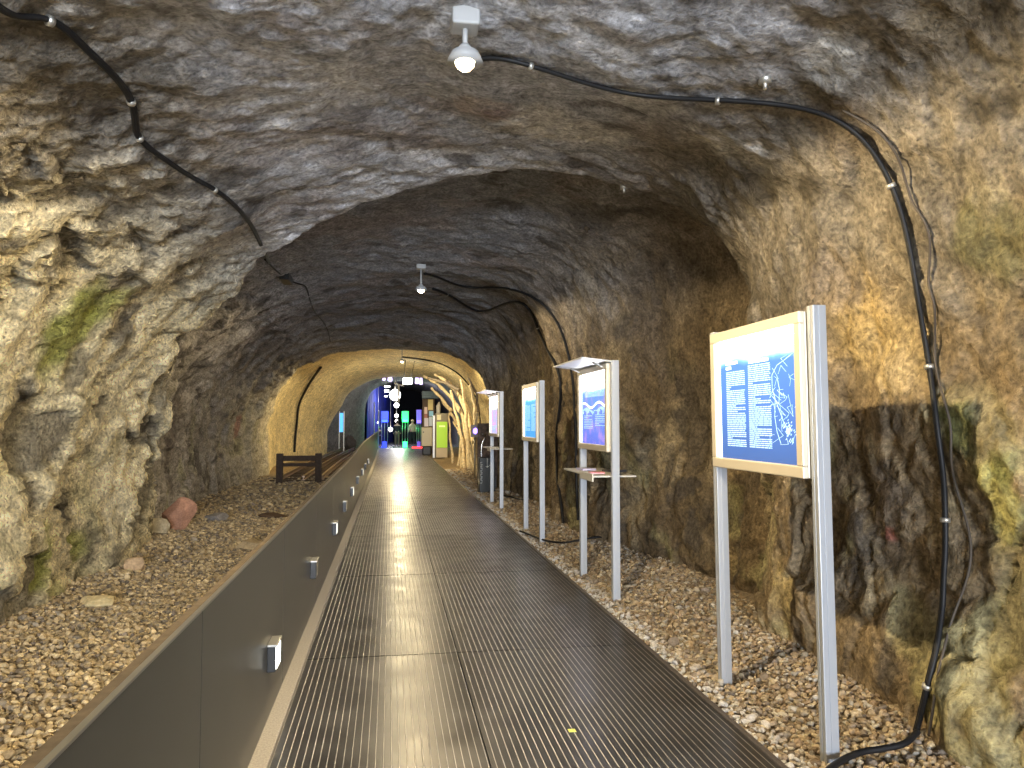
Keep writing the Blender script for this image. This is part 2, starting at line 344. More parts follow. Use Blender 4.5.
# BVH at half resolution for laying things on the rock
Gs = G[::2, ::2]; r2, c2 = Gs.shape[:2]; i2 = np.arange(r2*c2).reshape(r2, c2)
bvh = BVHTree.FromPolygons(Gs.reshape(-1, 3).tolist(), np.stack([i2[:-1, :-1], i2[:-1, 1:], i2[1:, 1:], i2[1:, :-1]], -1).reshape(-1, 4).tolist())
def rock_at(x, y, off=0.0, o=None, d=None):
    d = Vector(ray(x, y)).normalized(); h = bvh.ray_cast(Vector(CAM), d)
    if h[0] is None: return None
    n = h[1]; n = -n if n.dot(d) > 0 else n
    return np.array(h[0]+n*off)
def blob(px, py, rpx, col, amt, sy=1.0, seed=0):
    """a patch of stone tone, in places painted shade, at the place on the rock seen there"""
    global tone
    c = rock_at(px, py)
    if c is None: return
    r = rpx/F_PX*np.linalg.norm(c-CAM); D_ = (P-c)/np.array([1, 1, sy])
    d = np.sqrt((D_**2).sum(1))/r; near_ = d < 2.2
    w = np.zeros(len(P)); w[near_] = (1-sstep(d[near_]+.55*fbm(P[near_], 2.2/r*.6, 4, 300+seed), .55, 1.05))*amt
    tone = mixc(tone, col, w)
MOSS = (.30, .33, .07); DK = (.055, .045, .03); PALE = (.62, .60, .56); OCH = (.38, .27, .11)
for k, b in enumerate([(75, 320, 42, MOSS, .9, 1.5), (120, 300, 22, MOSS, .6, 1), (40, 560, 26, MOSS, .8, 1.4), (75, 545, 20, MOSS, .7, 1), (60, 600, 22, MOSS, .5, 1.3),
        (25, 35, 50, (.16, .14, .11), .8, 1), (60, 75, 40, (.15, .13, .10), .7, 1), (100, 110, 20, (.12, .10, .08), .7, 1),  # dark blobs painting the shade of the upper left corner
        (120, 330, 22, (.10, .09, .08), .8, 1), (130, 310, 14, (.1, .09, .08), .8, 1), (175, 440, 22, (.15, .13, .11), .8, 2.2), (20, 390, 20, (.13, .12, .11), .7, 1), (60, 505, 16, (.08, .07, .06), .8, 1),
        (238, 425, 9, (.42, .16, .12), .55, 1.6), (250, 440, 26, (.42, .40, .34), .6, 1.3), (200, 300, 14, (.12, .12, .12), .6, 2),
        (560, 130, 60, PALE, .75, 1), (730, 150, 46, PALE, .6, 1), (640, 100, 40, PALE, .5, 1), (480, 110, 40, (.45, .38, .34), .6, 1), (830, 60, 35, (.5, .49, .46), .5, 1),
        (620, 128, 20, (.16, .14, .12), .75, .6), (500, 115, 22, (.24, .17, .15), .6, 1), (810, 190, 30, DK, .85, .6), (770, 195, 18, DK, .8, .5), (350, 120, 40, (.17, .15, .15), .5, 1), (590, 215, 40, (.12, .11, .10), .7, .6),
        (465, 295, 22, (.42, .45, .50), .8, .6), (430, 270, 18, (.38, .40, .44), .5, .6), (400, 210, 40, (.24, .22, .22), .5, 1),
        (990, 105, 30, DK, .8, .5), (940, 20, 40, (.20, .15, .08), .6, 1), (860, 330, 50, OCH, .75, 1.2), (900, 370, 45, (.44, .34, .18), .6, 1), (990, 240, 40, (.14, .13, .06), .75, 1.2), (985, 190, 25, (.32, .28, .20), .6, 1),
        (960, 430, 26, (.14, .15, .05), .8, 1.2), (1000, 500, 30, (.40, .38, .14), .7, 1.4), (1000, 470, 18, (.15, .17, .05), .6, 1), (930, 700, 26, (.5, .44, .20), .5, 1), (900, 520, 50, (.22, .17, .12), .6, 1),
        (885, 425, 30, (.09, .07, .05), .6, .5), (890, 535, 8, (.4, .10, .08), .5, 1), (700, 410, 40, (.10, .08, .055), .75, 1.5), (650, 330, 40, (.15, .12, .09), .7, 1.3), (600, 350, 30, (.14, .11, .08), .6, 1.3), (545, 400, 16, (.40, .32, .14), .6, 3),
        (690, 260, 30, (.17, .14, .11), .7, 1), (830, 280, 40, (.20, .16, .12), .7, 1), (850, 130, 40, (.19, .15, .11), .6, 1), (780, 590, 24, (.45, .36, .18), .6, 1), (730, 560, 20, (.42, .33, .17), .5, 1)]):
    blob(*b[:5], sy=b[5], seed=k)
grain = np.clip(.35+.9*leftn+.25*right+.15*top+.1*ring, 0, 1.3)
ROCK = rock_material()
c1, c2_ = int(NC*.30), int(NC*.70)
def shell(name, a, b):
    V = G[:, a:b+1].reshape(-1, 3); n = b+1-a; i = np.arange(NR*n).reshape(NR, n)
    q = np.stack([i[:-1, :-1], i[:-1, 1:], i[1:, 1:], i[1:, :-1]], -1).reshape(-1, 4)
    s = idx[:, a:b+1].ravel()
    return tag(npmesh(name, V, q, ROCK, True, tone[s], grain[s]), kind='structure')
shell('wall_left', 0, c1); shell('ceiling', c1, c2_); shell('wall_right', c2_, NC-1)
mb = MB(); mb.box(-6, 6, 74.2, 74.5, -.5, 6)
tag(mb.build('wall_back', mat('black_drape', (.012, .012, .018), .9)), kind='structure')

# ------------------------------------------------------------------ ground and gravel
def gh(x, y):
    x = np.asarray(x, float); y = np.asarray(y, float); Q = np.stack([x, y, x*0], -1).reshape(-1, 3)
    n = (.03*fbm(Q, .8, 3, 401)+.012*fbm(Q, 4, 2, 402)).reshape(x.shape)
    l = np.where(x < 0, .10*sstep(-x, 2.2, 3.3)*(1-sstep(y, 12, 18))-.02, 0)
    r = np.where(x > 0, .07*sstep(x, 2.2, 2.9)-.035, 0)
    return n+l+r
gx = np.concatenate([np.linspace(-5.6, -.7, 90), np.linspace(1.89, 5.6, 70)])
def ground(name, x0, x1, nx):
    xs = np.linspace(x0, x1, nx); ys = np.concatenate([np.linspace(-6, 2, 20)[:-1], np.linspace(2, 30, 420)[:-1], np.linspace(30, 50, 60)])
    XX, YY = np.meshgrid(xs, ys); ZZ = gh(XX, YY); V = np.stack([XX, YY, ZZ], -1).reshape(-1, 3)
    i = np.arange(V.shape[0]).reshape(len(ys), nx); q = np.stack([i[:-1, :-1], i[:-1, 1:], i[1:, 1:], i[1:, :-1]], -1).reshape(-1, 4)
    t = np.tile((.25, .20, .14), (len(V), 1))*(1+.5*fbm(V, 1.1, 4, 411))[:, None]
    t = mixc(t, (.30, .22, .12), sstep(V[:, 1], 23, 27)*.7)
    return tag(npmesh(name, V, q, attr_mat('gravel_soil', .95, 1.0, 45, .45, 1.5), True, t), kind='structure')
ground('ground_left', -5.6, -.69, 100); ground('ground_right', 1.88, 5.6, 80)
def templates(sub, n):
    out = []
    bm = bmesh.new(); bmesh.ops.create_icosphere(bm, subdivisions=sub, radius=1); bm.verts.ensure_lookup_table()
    V0 = np.array([q.co[:] for q in bm.verts]); Fc = np.array([[w.index for w in f.verts] for f in bm.faces]); bm.free()
    for k in range(n):
        V = V0*(1+.30*vnoise(V0, 1.4, 500+k)[:, None])
        for j in range(5):                                      # chop a few flat faces
            d = rng.normal(size=3); d /= np.linalg.norm(d); h = V@d; lim = .62+.2*rng.random()
            V = V-np.outer(np.maximum(h-lim, 0), d)
        out.append(V)
    return out, Fc
def scatter(name, label, regions, m, palette):
    VV = []; FF = []; TT = []; base = 0
    for (x0f, x1f, y0, y1, step, size, sub) in regions:
        tpl, Fc = templates(sub, 14); ys = np.arange(y0, y1, step); pos = []
        for y in ys:
            xs = np.arange(x0f(y), x1f(y), step); pos.append(np.stack([xs, np.full(len(xs), y)], 1))
        pos = np.concatenate(pos); pos += rng.uniform(-.55, .55, pos.shape)*step
        keep = rng.random(len(pos)) < .95; pos = pos[keep]; n = len(pos)
        pos[:, 0] = np.where(pos[:, 0] > 0, np.maximum(pos[:, 0], 1.915), np.minimum(pos[:, 0], -.76))
        sz = size*np.exp(rng.normal(0, .26, n)); scl = np.stack([np.ones(n), rng.uniform(.6, .95, n), rng.uniform(.4, .75, n)], 1)*sz[:, None]*.5
        e = rng.normal(size=(n, 3)); tilt = rng.normal(0, .35, n); tilt2 = rng.normal(0, .35, n); az = rng.uniform(0, 2*PI, n)
        ca, sa = np.cos(az), np.sin(az); cx, sx = np.cos(tilt), np.sin(tilt); cy, sy = np.cos(tilt2), np.sin(tilt2); o = np.zeros(n); i1 = np.ones(n)
        Rz = np.array([[ca, -sa, o], [sa, ca, o], [o, o, i1]]).transpose(2, 0, 1)
        Rx = np.array([[i1, o, o], [o, cx, -sx], [o, sx, cx]]).transpose(2, 0, 1)
        Ry = np.array([[cy, o, sy], [o, i1, o], [-sy, o, cy]]).transpose(2, 0, 1)
        Rm = Rz@Rx@Ry; k = rng.integers(0, 14, n); V = np.array(tpl)[k]*scl[:, None, :]
        V = np.einsum('nij,nkj->nki', Rm, V); zc = gh(pos[:, 0], pos[:, 1])+scl[:, 2]*.45+rng.uniform(0, .014, n)
        V += np.stack([pos[:, 0], pos[:, 1], zc], 1)[:, None, :]
        pal = np.array(palette); t = pal[rng.integers(0, len(pal), n)]*rng.uniform(.6, 1.25, n)[:, None]
        if pos[0, 0] > 0: t = mixc(t, (.55, .53, .50), (1-sstep(pos[:, 0], 1.95, 2.15))*(rng.random(n) < .6))
        nv = V.shape[1]; VV.append(V.reshape(-1, 3)); TT.append(np.repeat(t, nv, 0))
        FF.append((Fc[None]+(base+np.arange(n)*nv)[:, None, None]).reshape(-1, 3)); base += n*nv
    o = npmesh(name, np.concatenate(VV), np.concatenate(FF), m, False, np.concatenate(TT))
    return tag(o, label, 'gravel', kind='stuff')
PEB = attr_mat('pebble', .85, .35, 70, .75, 1.2)
pal_l = [(.70, .58, .37), (.52, .42, .26), (.62, .51, .33), (.44, .35, .22), (.30, .26, .20), (.46, .36, .22), (.25, .21, .17)]
pal_r = [(.44, .35, .23), (.52, .43, .29), (.38, .29, .19), (.48, .44, .37), (.34, .25, .16), (.27, .22, .17)]
wl = lambda y: -3.25 if y < 10 else -3.7 if y < 14 else -4.1
scatter('gravel', 'tan crushed gravel filling the bed between the dark barrier and the rough rock wall',
    [(wl, lambda y: -1.55, 3.2, 9.5, .031, .040, 2), (lambda y: -1.5, lambda y: -.74, 1.0, 9.5, .07, .07, 1), (wl, lambda y: -1.3, 9.5, 15, .042, .052, 1), (wl, lambda y: -.8, 15, 24, .075, .085, 1)], PEB, pal_l)
scatter('gravel', 'tan pebbles beside the metal walkway, under the information boards',
    [(lambda y: 1.92, lambda y: 3.2, 2.4, 8.0, .029, .038, 2), (lambda y: 1.92, lambda y: 3.4, 8.0, 14, .040, .048, 1), (lambda y: 1.92, lambda y: 3.6, 14, 27, .075, .082, 1)], PEB, pal_r)
def boulder(name, label, c, r, sc, col, seed, cuts=9):
    bm = bmesh.new(); bmesh.ops.create_icosphere(bm, subdivisions=4, radius=1); bm.verts.ensure_lookup_table()
    V = np.array([q.co[:] for q in bm.verts]); Fc = np.array([[w.index for w in f.verts] for f in bm.faces]); bm.free()
    V = V*(1+.22*fbm(V, 1.1, 2, seed)[:, None]); g = np.random.default_rng(seed)
    for j in range(cuts):
        d = g.normal(size=3); d /= np.linalg.norm(d); V = V-np.outer(np.maximum(V@d-(.42+.3*g.random()), 0), d)
    V = V*(1+.05*fbm(V, 5, 3, seed+3)[:, None]); V = V*np.array(sc)*r; V[:, 2] -= V[:, 2].min()
    t = np.tile(col, (len(V), 1))*(1+.35*fbm(V, 12, 3, seed+5))[:, None]
    o = npmesh(name, V, Fc, attr_mat('boulder_'+str(seed), .9, .5, 40), False, t); o.location = (c[0], c[1], gh(np.array([c[0]]), np.array([c[1]]))[0]-.01)
    return tag(o, label, 'rock')
boulder('rock', 'flat pale yellow slab of rock lying on the gravel close to the mossy wall', onZ(100, 606), .17, (1.25, .8, .36), (.62, .52, .30), 601)
boulder('rock', 'pale rounded rock at the foot of the rough wall beside the reddish rock', onZ(150, 541), .26, (1, .8, .75), (.46, .40, .28), 603)
boulder('rock', 'reddish angular rock leaning at the foot of the recessed wall', onZ(178, 535), .29, (1.05, .7, .85), (.40, .22, .15), 605)
boulder('rock', 'small tan rock on the gravel in front of the pale rounded rock', onZ(137, 573), .15, (1, .8, .7), (.50, .36, .22), 607)
boulder('rock', 'low tan lump of rock on the gravel near the barrier rail', onZ(252, 548), .24, (1.2, .7, .35), (.42, .33, .20), 609)
boulder('rock', 'dark brown stone on the gravel by the barrier, in front of the wooden buffer', onZ(276, 517), .22, (1.5, .6, .3), (.10, .065, .04), 611)
boulder('rock', 'grey stone half sunk in the gravel beside the reddish rock', onZ(216, 524), .2, (1.1, .7, .45), (.26, .24, .22), 613)

# ------------------------------------------------------------------ walkway
def grating_material():
    m, nt, p = newmat('metal_grating'); N = nt.nodes; L = nt.links
    tc = N.new('ShaderNodeTexCoord'); sp = N.new('ShaderNodeSeparateXYZ'); L.new(tc.outputs['Object'], sp.inputs[0])
    def math_(op, a, b=None, c=None):
        n = N.new('ShaderNodeMath'); n.operation = op
        for k, v in enumerate((a, b, c)):
            if v is None: continue
            if isinstance(v, (int, float)): n.inputs[k].default_value = v
            else: L.new(v, n.inputs[k])
        return n.outputs[0]
    def bar(o, period, duty, soft=.05):
        f = math_('FRACT', math_('DIVIDE', o, period)); d = math_('ABSOLUTE', math_('SUBTRACT', f, .5))
        r = N.new('ShaderNodeMapRange'); r.interpolation_type = 'SMOOTHSTEP'
        r.inputs['From Min'].default_value = duty/2+soft; r.inputs['From Max'].default_value = duty/2-soft; L.new(d, r.inputs['Value']); return r.outputs[0]
    bx = bar(sp.outputs[0], .0385, .10, .04); by = bar(sp.outputs[1], .0125, .45, .12)
    at = N.new('ShaderNodeAttribute'); at.attribute_name = 'tone'
    nz = N.new('ShaderNodeTexNoise'); nz.inputs['Scale'].default_value = 3.0; nz.inputs['Detail'].default_value = 6; L.new(tc.outputs['Object'], nz.inputs['Vector'])
    def mix(f, a, b):
        x = N.new('ShaderNodeMix'); x.data_type = 'RGBA'
        for s, v in ((0, f), (6, a), (7, b)):
            if isinstance(v, tuple): x.inputs[s].default_value = (*v, 1)
            else: L.new(v, x.inputs[s])
        return x.outputs[2]
    c = mix(by, (.075, .073, .071), (.21, .205, .20)); c = mix(bx, c, (.80, .76, .70))
    mu = N.new('ShaderNodeMix'); mu.data_type = 'RGBA'; mu.blend_type = 'MULTIPLY'; mu.inputs[0].default_value = 1
    L.new(c, mu.inputs[6]); L.new(at.outputs['Color'], mu.inputs[7]); L.new(mu.outputs[2], p.inputs['Base Color'])
    p.inputs['Metallic'].default_value = .85; p.inputs['Anisotropic'].default_value = .88
    tg = N.new('ShaderNodeCombineXYZ'); tg.inputs[1].default_value = 1; L.new(tg.outputs[0], p.inputs['Tangent'])
    r = N.new('ShaderNodeMapRange'); r.inputs['From Min'].default_value = .35; r.inputs['From Max'].default_value = .65
    r.inputs['To Min'].default_value = .30; r.inputs['To Max'].default_value = .42; L.new(nz.outputs['Fac'], r.inputs['Value']); L.new(r.outputs[0], p.inputs['Roughness'])
    h = math_('ADD', math_('MULTIPLY', bx, 1.0), math_('MULTIPLY', by, .35))
    b = N.new('ShaderNodeBump'); b.inputs['Strength'].default_value = .5; b.inputs['Distance'].default_value = .002; L.new(h, b.inputs['Height']); L.new(b.outputs['Normal'], p.inputs['Normal'])
    return m
GR = grating_material()
V = []; Q = []; T = []
ys = [-6]+[2.7+2.9*k for k in range(-2, 17)]
ys[0] = -6.
for a, b in zip(ys[:-1], ys[1:]):
    for x0, x1 in ((-.557, .487), (.493, 1.85)):
        g = .006; n = len(V)*1; k = sum(len(v) for v in V) if False else len(V)
        vs = [(x0, a+g, 0), (x1, a+g, 0), (x1, b-g, 0), (x0, b-g, 0), (x0, a+g, -.03), (x1, a+g, -.03), (x1, b-g, -.03), (x0, b-g, -.03)]
        V += vs; Q += [tuple(k+i for i in q) for q in [(0, 1, 2, 3), (0, 4, 5, 1), (1, 5, 6, 2), (2, 6, 7, 3), (3, 7, 4, 0)]]
        t = random.uniform(.85, 1.2); T += [(t, t, t)]*8
tag(npmesh('floor', np.array(V), np.array(Q), GR, False, np.array(T)), kind='structure')
mb = MB(); mb.box(-.68, 1.88, -6, 49.3, -.09, -.035)
tag(mb.build('subfloor', mat('dark_void', (.02, .02, .02), .9)), kind='structure')
mb = MB(); mb.box(-5, 6, 49.25, 74.2, -.09, -.002)
tag(mb.build('floor_hall', mat('dark_stone_floor', (.25, .25, .26), .22, 0, .6, 0, 5, .2)), kind='structure')
mb = MB(); mb.bbox(-.665, -.562, -6, 49, -.03, .022, .006)
tag(mb.build('trim_1', mat('pale_kerb', (.40, .37, .33), .8, bump=.3, bscale=90, vary=.2)), kind='structure')
mb = MB(); mb.bbox(1.853, 1.885, -6, 49, -.05, .012, .004)
tag(mb.build('trim_2', mat('steel_edge', (.16, .14, .13), .5, .6, vary=.2)), kind='structure')
mb = MB(); mb.bbox(*sum(([a-.02, a+.02] for a in (onZ(572, 731)[0], onZ(572, 731)[1])), []), .001, .004, .001)
tag(mb.build('paper_scrap', mat('yellow_paper', (.75, .78, .2), .7)), 'tiny yellow green paper scrap lying on the dark grating', 'litter')

# ------------------------------------------------------------------ barrier
PANEL = mat('anthracite_panel', (.088, .093, .094), .33, .45, .5, vary=.06, bscale=2)
STEEL = mat('light_steel', (.50, .50, .49), .35, .9)
RUST = mat('brown_ledge', (.11, .082, .052), .8, bump=.3, vary=.3, bscale=25)
def topz(y): return .985+.02*sstep(np.array(y), 5, 10)+.13*float(sstep(np.array(float(y)), 11, 22))
bar_ = thing('barrier', 'long dark grey metal panel barrier with a light steel rail along the walkway', 'barrier', (-.66, 1.2, 0))
ysb = [-5.7+2.15*k for k in range(0, 24)]
for a, b in zip(ysb[:-1], ysb[1:]):
    za, zb = float(topz(a)), float(topz(b)); m_ = MB(); x0, x1 = -.672, -.650; a_ = a+.004; b_ = b-.004
    m_.hexa([(x0, a_, .0), (x1, a_, .0), (x1, b_, .0), (x0, b_, .0), (x0, a_, za), (x1, a_, za), (x1, b_, zb), (x0, b_, zb)])
    m_.hexa([(-.70, a_, .0), (x0, a_, .0), (x0, a_+.03, .0), (-.70, a_+.03, .0), (-.70, a_, za-.02), (x0, a_, za-.02), (x0, a_+.03, za-.02), (-.70, a_+.03, za-.02)])
    part(m_, 'panel', PANEL, bar_)
m_ = MB(); m2 = MB()
for a, b in zip(ysb[:-1], ysb[1:]):
    za, zb = float(topz(a)), float(topz(b))
    m_.hexa([(-.664, a, za), (-.646, a, za), (-.646, b, zb), (-.664, b, zb), (-.664, a, za+.008), (-.646, a, za+.008), (-.646, b, zb+.008), (-.664, b, zb+.008)])
    m2.hexa([(-.70, a, za-.03), (-.665, a, za-.03), (-.665, b, zb-.03), (-.70, b, zb-.03), (-.70, a, za+.002), (-.665, a, za+.002), (-.665, b, zb+.002), (-.70, b, zb+.002)])
part(m_, 'top_rail', STEEL, bar_); part(m2, 'ledge', RUST, bar_)
BLK = mat('black_plastic', (.02, .021, .022), .4); ALU = mat('brushed_aluminium', (.55, .54, .50), .4, .85)
LENS_ON = mat('lit_lens', (.9, .9, .85), .3, emit=(1, .97, .85), estr=7); LENS_DIM = mat('dim_lens', (.7, .7, .65), .2, emit=(1, .97, .85), estr=1.0)
LENS_OFF = mat('clear_lens', (.10, .10, .10), .12)
lab = ['brightest', None]
descr = ['lit box light on the barrier, the one nearest the camera with a glowing lens',
 'unlit black box light on the barrier, between the two glowing ones',
 'box light on the barrier with a softly glowing lens, third along from the camera',
 'small box light on the barrier, fourth along from the camera', 'small box light on the barrier, fifth along from the camera',
 'small box light on the barrier, sixth along from the camera', 'tiny box light on the barrier, seventh along from the camera',
 'tiny box light on the barrier, eighth along from the camera', 'tiny box light on the barrier, ninth along from the camera']
for k in range(9):
    p0 = onX([275, 315, 335.5, 345.4, 352.5, 358, 362.5, 365.6, 368.3][k], 0+[654, 568, 528, 506, 491.5, 480, 472, 466.5, 461.5][k], -.62)
    y0 = p0[1]; z0 = p0[2]
    t = thing('barrier_light', descr[k], 'light', (-.65, y0, z0-.075), 'box lights along the barrier')
    part(MB().bbox(-.65, -.605, y0-.085, y0+.085, z0-.075, z0+.062, .003), 'housing', BLK, t)
    part(MB().bbox(-.65, -.595, y0-.092, y0+.092, z0+.062, z0+.076, .003), 'hood', ALU, t)
    part(MB().bbox(-.606, -.600, y0-.073, y0+.073, z0-.06, z0+.055, .002), 'lens', [LENS_ON, LENS_OFF, LENS_DIM][k] if k < 3 else (LENS_OFF if k % 2 else LENS_DIM), t)

# ------------------------------------------------------------------ information boards
POST = mat('pale_post_paint', (.42, .44, .47), .38, .35); FRAME = mat('champagne_frame', (.70, .63, .50), .38, .25)
SHELF = mat('cream_shelf', (.62, .60, .54), .5); CANOPY = mat('canopy_plate', (.70, .71, .72), .3, .2)
WHITE_L = mat('lit_white_print', (.9, .9, .9), .4, emit=(.85, .95, 1), estr=1.3)
PALE_L = mat('lit_pale_blue_print', (.5, .7, .9), .4, emit=(.30, .58, 1), estr=.75)
def print_mat(name, lo, mid_, hi, e, patch=None, pamt=0., z_hi=.78, dark=.0):
    """backlit print: blue artwork under a white header band"""
    m, nt, p = newmat(name); N = nt.nodes; L = nt.links
    tc = N.new('ShaderNodeTexCoord'); sp = N.new('ShaderNodeSeparateXYZ'); L.new(tc.outputs['Generated'], sp.inputs[0])
    nz = N.new('ShaderNodeTexNoise'); nz.inputs['Scale'].default_value = 3.5; nz.inputs['Detail'].default_value = 4; L.new(tc.outputs['Generated'], nz.inputs['Vector'])
    ad = N.new('ShaderNodeMath'); ad.operation = 'MULTIPLY_ADD'; ad.inputs[1].default_value = .10; L.new(nz.outputs['Fac'], ad.inputs[0]); L.new(sp.outputs[2], ad.inputs[2])
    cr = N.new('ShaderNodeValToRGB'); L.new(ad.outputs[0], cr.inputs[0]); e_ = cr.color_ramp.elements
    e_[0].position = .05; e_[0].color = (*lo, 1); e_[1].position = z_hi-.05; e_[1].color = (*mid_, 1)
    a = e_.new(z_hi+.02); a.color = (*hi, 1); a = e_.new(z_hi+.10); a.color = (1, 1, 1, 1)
    out = cr.outputs[0]
    if patch:
        n2 = N.new('ShaderNodeTexNoise'); n2.inputs['Scale'].default_value = 6; n2.inputs['Detail'].default_value = 3; L.new(tc.outputs['Generated'], n2.inputs['Vector'])
        r = N.new('ShaderNodeMapRange'); r.inputs['From Min'].default_value = .48; r.inputs['From Max'].default_value = .68; r.inputs['To Max'].default_value = pamt; L.new(n2.outputs['Fac'], r.inputs['Value'])
        x = N.new('ShaderNodeMix'); x.data_type = 'RGBA'; L.new(r.outputs[0], x.inputs[0]); L.new(out, x.inputs[6]); x.inputs[7].default_value = (*patch, 1); out = x.outputs[2]
    L.new(out, p.inputs['Emission Color'])
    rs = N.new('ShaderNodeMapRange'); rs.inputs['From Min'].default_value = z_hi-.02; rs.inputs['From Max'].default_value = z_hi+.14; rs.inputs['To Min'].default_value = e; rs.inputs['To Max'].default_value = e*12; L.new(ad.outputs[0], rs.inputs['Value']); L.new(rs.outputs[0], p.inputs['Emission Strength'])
    p.inputs['Base Color'].default_value = (.05, .06, .08, 1); p.inputs['Roughness'].default_value = .12
    return m
def board(y0, y1, label, pm, canopy, shelf, art):
    X0 = 2.105 if art == 'city' else 2.065; ZT = 2.235
    t = thing('information_board', label, 'information board', (X0, (y0+y1)/2, -.05), 'lit information boards beside the walkway')
    for y in (y0, y1):
        m_ = MB(); w, d = .072, .06; z0 = -.08
        m_.bbox(X0, X0+w, y-d/2, y-d/2+.026, z0, ZT, .004); m_.bbox(X0+.004, X0+w-.004, y-d/2+.026, y+d/2-.026, z0, ZT-.003, .001); m_.bbox(X0, X0+w, y+d/2-.026, y+d/2, z0, ZT, .004)
        m_.bbox(X0+.028, X0+.044, y-d/2-.004, y-d/2+.002, z0, ZT-.003, .001)
        part(m_, 'post', POST, t)
    a, b = y0+.045, y1-.045; zb, zt = 1.365, 2.215; fx = X0-.035
    part(MB().bbox(fx+.03, X0+.075, a, b, zb, zt, .006), 'case', FRAME, t)
    m_ = MB(); bw = .062
    for (p, q, r, s) in ((a, b, zt-bw, zt), (a, b, zb, zb+bw), (a, a+bw, zb+bw, zt-bw), (b-bw, b, zb+bw, zt-bw)): m_.bbox(fx, fx+.032, p, q, r, s, .006)
    for (p, q, r, s) in ((a+.008, b-.008, zt-.016, zt-.012),): m_.box(fx-.001, fx+.01, p, q, r, s)
    part(m_, 'frame', FRAME, t)
    A_, B_, Z0, Z1 = a+bw-.002, b-bw+.002, zb+bw-.002, zt-bw+.002; sx = fx+.024
    scr = part(MB().box(sx, sx+.008, A_, B_, Z0, Z1), 'lit_print', pm, t)
    # print runs left to right = from the far post to the near one, so u=0 is at B_
    def at(u, v): return B_-(B_-A_)*u, Z0+(Z1-Z0)*v
    def rects(L_, name, m):
        q = MB()
        for (u0, v0, u1, v1) in L_:
            ya, za = at(u0, v0); yb, zb2 = at(u1, v1); q.box(sx-.0015, sx, min(ya, yb), max(ya, yb), za, zb2)
        part(q, name, m, scr)
    def strokes(L_, name, m, w):
        q = MB()
        for s in L_:
            P_ = [np.array([sx-.001, *at(*p)]) for p in s]
            for p, r in zip(P_[:-1], P_[1:]):
                d = r-p; d /= np.linalg.norm(d)+1e-9; n = np.array([0, -d[2], d[1]])*w/2
                q.hexa([p-n, p+n, r+n, r-n]+[v-np.array([.0012, 0, 0]) for v in (p-n, p+n, r+n, r-n)])
        part(q, name, m, scr)
    R_ = random.Random(int(y0*10))   # word-like marks: the print is too fine to read
    def words_(u0, u1, v0, v1, lines, fill=.5):
        out = []; h = (v0-v1)/lines; para = set(R_.sample(range(lines), max(1, lines//7)))
        for i in range(lines):
            u = u0; lim = u1 if i not in para else u0+(u1-u0)*R_.uniform(.2, .6); v = v0-h*i
            while u < lim-.01:
                w = min(R_.uniform(.02, .075), lim-u); out.append((u, v-h*fill, u+w, v)); u += w+.008
        return out
    rects([(.0, .0, .045, 1.0)], 'white_margin', WHITE_L)
    if art == 'city':
        rects(words_(.13, .385, .73, .10, 40), 'text_column', PALE_L); rects(words_(.43, .70, .76, .10, 42), 'text_column', PALE_L)
        rects([(.13, .79, .17, .815), (.175, .79, .215, .815), (.22, .79, .29, .815), (.13, .75, .20, .775)], 'heading', WHITE_L)
        rects([(.44, .815, .50, .845), (.505, .815, .60, .845), (.44, .775, .46, .80), (.47, .775, .52, .80), (.53, .775, .68, .80)], 'heading', WHITE_L)
        rects([(.02, .955, .03, .975), (.05, .965, .065, .98)], 'corner_mark', PALE_L)
        S = []
        S.append([(.80, .15), (.76, .24), (.74, .35), (.75, .48), (.72, .56), (.72, .66), (.78, .73), (.86, .76), (.95, .80)])
        S.append([(.72, .50), (.79, .44), (.80, .55), (.78, .63)]); S.append([(.74, .50), (.80, .38), (.84, .30), (.88, .26)])
        for k in range(26):
            u, v = R_.uniform(.72, .96), R_.uniform(.15, .8); S.append([(u, v), (u+R_.uniform(-.07, .07), v+R_.uniform(-.07, .07)), (u+R_.uniform(-.1, .1), v+R_.uniform(-.12, .12))])
        S = [[(min(max(u, .68), .985), min(max(v, .05), .84)) for u, v in s] for s in S]
        strokes(S[:3], 'map_river', PALE_L, .0035); strokes(S[3:], 'map_streets', PALE_L, .0016)
        m_ = [];
        for k in range(60):
            an = R_.uniform(0, 6.28); r = abs(R_.gauss(0, .05)); m_.append((.88+r*math.cos(an), .24+1.3*r*math.sin(an), .89+r*math.cos(an), .25+1.3*r*math.sin(an)))
        hm_ = part(MB().box(sx-.0013, sx-.0003, *sorted((at(.86, 0)[0], at(.90, 0)[0])), at(0, .22)[1], at(0, .26)[1]), 'map_centre', PALE_L, scr)
        strokes([[(q[0], q[1]), (q[2], q[3])] for q in m_ if q[2] < .98], 'map_streets', PALE_L, .005)
    if art == 'wave':
        w = [(.1+.9*i/30, .545+.035*math.sin(i/30*10+1)) for i in range(31)]
        strokes([w], 'wave_line', WHITE_L, .022)
        rects([(.1+.9*i/24, .47+.03*math.sin(i*1.1)-R_.uniform(.01, .05), .1+.9*i/24+.02, .49+.03*math.sin(i/24*10)) for i in range(24)], 'wave_shadow', PALE_L)
        rects(words_(.14, .48, .40, .20, 8, .35), 'text_column', PALE_L); rects(words_(.58, .97, .41, .24, 7, .35), 'text_column', PALE_L)
        rects([(.18+.03*i, .66, .185+.03*i, .70+R_.uniform(0, .16)) for i in range(26)], 'grass_blades', PALE_L)
    if art == 'blue':
        rects(words_(.14, .5, .66, .12, 26, .4), 'text_column', PALE_L); rects(words_(.58, .94, .66, .12, 26, .4), 'text_column', PALE_L)
    if art == 'figures':
        rects(words_(.2, .9, .22, .08, 5, .4), 'text_column', PALE_L)
